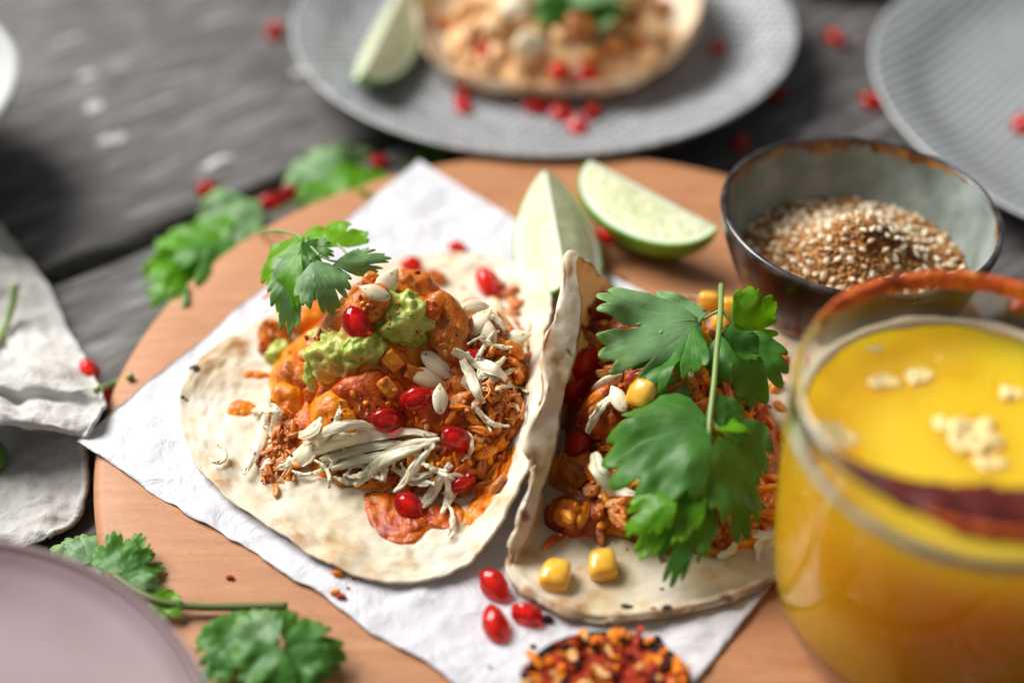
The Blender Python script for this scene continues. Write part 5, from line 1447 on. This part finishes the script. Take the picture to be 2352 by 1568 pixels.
sprig('coriander_sprig', 'coriander bit tucked under the front rim of the grey plate',
 [([(1040, 365, .2), (980, 360, .3), (940, 372, .3)], .05, STEM)],
 [((1030, 360, .3), (945, 358, .5), dict(mat=LEAF_BACKLIT, width=.6, roll=.1, bend=.2)), ((1000, 365, .3), (930, 385, .3), dict(mat=LEAF, width=.6, roll=.1, bend=.2))])
sprig('coriander_sprig', 'coriander sprig with dark green stalk on the board beside the mauve plate',
 [([(660, 1392, .25), (560, 1393, .3), (440, 1392, .35), (350, 1375, .5), (260, 1320, .6)], .12, STEM2)],
 [((240, 1318, .6), (128, 1262, .4), dict(mat=LEAF_SHEEN, width=.75, roll=.0, bend=.3, cup=.3, cut=.42)),
  ((215, 1290, .7), (150, 1228, .6), dict(mat=LEAF_SHEEN, width=.8, roll=.1, bend=.3, cup=.3, cut=.4)),
  ((270, 1320, .6), (262, 1222, .6), dict(mat=LEAF, width=.62, roll=.0, bend=.2, spread=64)),
  ((285, 1315, .6), (328, 1232, .5), dict(mat=LEAF, width=.6, roll=.0, bend=.2, spread=64)),
  ((275, 1320, .6), (386, 1292, .4), dict(mat=LEAF, width=.62, roll=-.1, bend=.25, spread=66)),
  ((290, 1340, .6), (385, 1352, .4), dict(mat=LEAF_SHEEN, width=.5, roll=.1, bend=.25, spread=60)),
  ((340, 1370, .5), (425, 1415, .3), dict(mat=LEAF_BACKLIT, width=.5, roll=.1, bend=.2))])
sprig('coriander_sprig', 'dark coriander bunch at the bottom edge left of the paper',
 [([(640, 1470, .6), (600, 1520, .5), (590, 1600, .4)], .07, STEM)],
 [((640, 1475, 1.3), (525, 1440, 1.0), dict(mat=LEAF_SHEEN, width=.8, roll=.1, bend=.3, cup=.3)),
  ((640, 1480, 1.3), (560, 1590, .8), dict(mat=LEAF, width=.9, roll=.0, bend=.35, cup=.3)),
  ((650, 1480, 1.3), (795, 1500, .7), dict(mat=LEAF, width=.75, roll=.0, bend=.35, cup=.3)),
  ((650, 1470, 1.2), (730, 1420, .8), dict(mat=LEAF, width=.8, roll=.1, bend=.3)),
  ((650, 1490, 1.2), (720, 1600, .6), dict(mat=LEAF, width=.9, roll=.0, bend=.3)),
  ((560, 1460, .9), (450, 1470, .6), dict(mat=LEAF, width=.9, roll=.2, bend=.3)),
  ((560, 1440, .8), (545, 1392, .6), dict(mat=LEAF, width=.9, roll=.1, bend=.3)),
  ((530, 1500, .8), (460, 1560, .5), dict(mat=LEAF, width=.8, roll=.1, bend=.3))])
sprig('coriander_sprig', 'blurred green coriander on the back taco at the top edge',
 [([(1400, 60, .5), (1380, 20, .6)], .05, STEM)],
 [((1300, 40, 1.2), (1230, -20, 1.2), dict(mat=LEAF, width=.9, roll=0, bend=.3)), ((1340, 20, 1.3), (1340, -60, 1.3), dict(mat=LEAF_SHEEN, width=.9, roll=0, bend=.3)), ((1370, 10, 1.2), (1400, 70, 1.0), dict(mat=LEAF_SHEEN, width=.9, roll=0, bend=.3))])
# stalks at the left
def stalk(name, pts, r, mat, label, groups):
    C = catmull([lifted(u, v, l, groups) for (u, v, l) in pts], 30); V, F = tube(C, r, 10)
    tag(build(name, V, F, mat, None), label, 'coriander', 'loose coriander stalks')
stalk('coriander_stalk', [(36, 652, 1.2), (28, 700, .8), (8, 760, .5), (-20, 810, .3)], .12, STEM, 'pale green stalk standing on the napkin at the left edge', ['napkin', 'table'])
stalk('coriander_stalk', [(300, 865, .25), (265, 880, .2), (222, 895, .15)], .11, STEM, 'green stalk end poking out under the board at left', ['napkin', 'board', 'table'])
# green pepper end at the left edge
p, nn, _ = cast(4, 1070, ['napkin', 'table'])
e = empty('green_pepper', p); tag(e, 'green pepper end with stalk on the napkin at the left edge', 'pepper')
V, F = blob(p+np.array([-.25, 0, .4]), (.5, .6, .45), None, 3, .15, 1, 4); build('fruit', V, F, PEPPER, e)
q = p+np.array([-.15, .25, .8]); V, F = tube(catmull([q, q+np.array([.08, .15, .25]), q+np.array([.05, .2, .5])], 10), .11, 8); build('stalk', V, F, STEM, e)
# carrot threads on the leaves
for (a, b, lb) in THREADS:
    A, B = lifted(a[0], a[1], 1.05 if a[0] < 1000 else 2.0, GA), lifted(b[0], b[1], 1.05 if a[0] < 1000 else 2.0, GA)
    V, F = tube(catmull([A, (A+B)/2+np.array([0, 0, .05]), B], 14), np.array([.02]+[.06]*12+[.03]), 8); tag(build('carrot_thread', V, F, CARROT, None), lb, 'carrot', 'orange carrot threads')
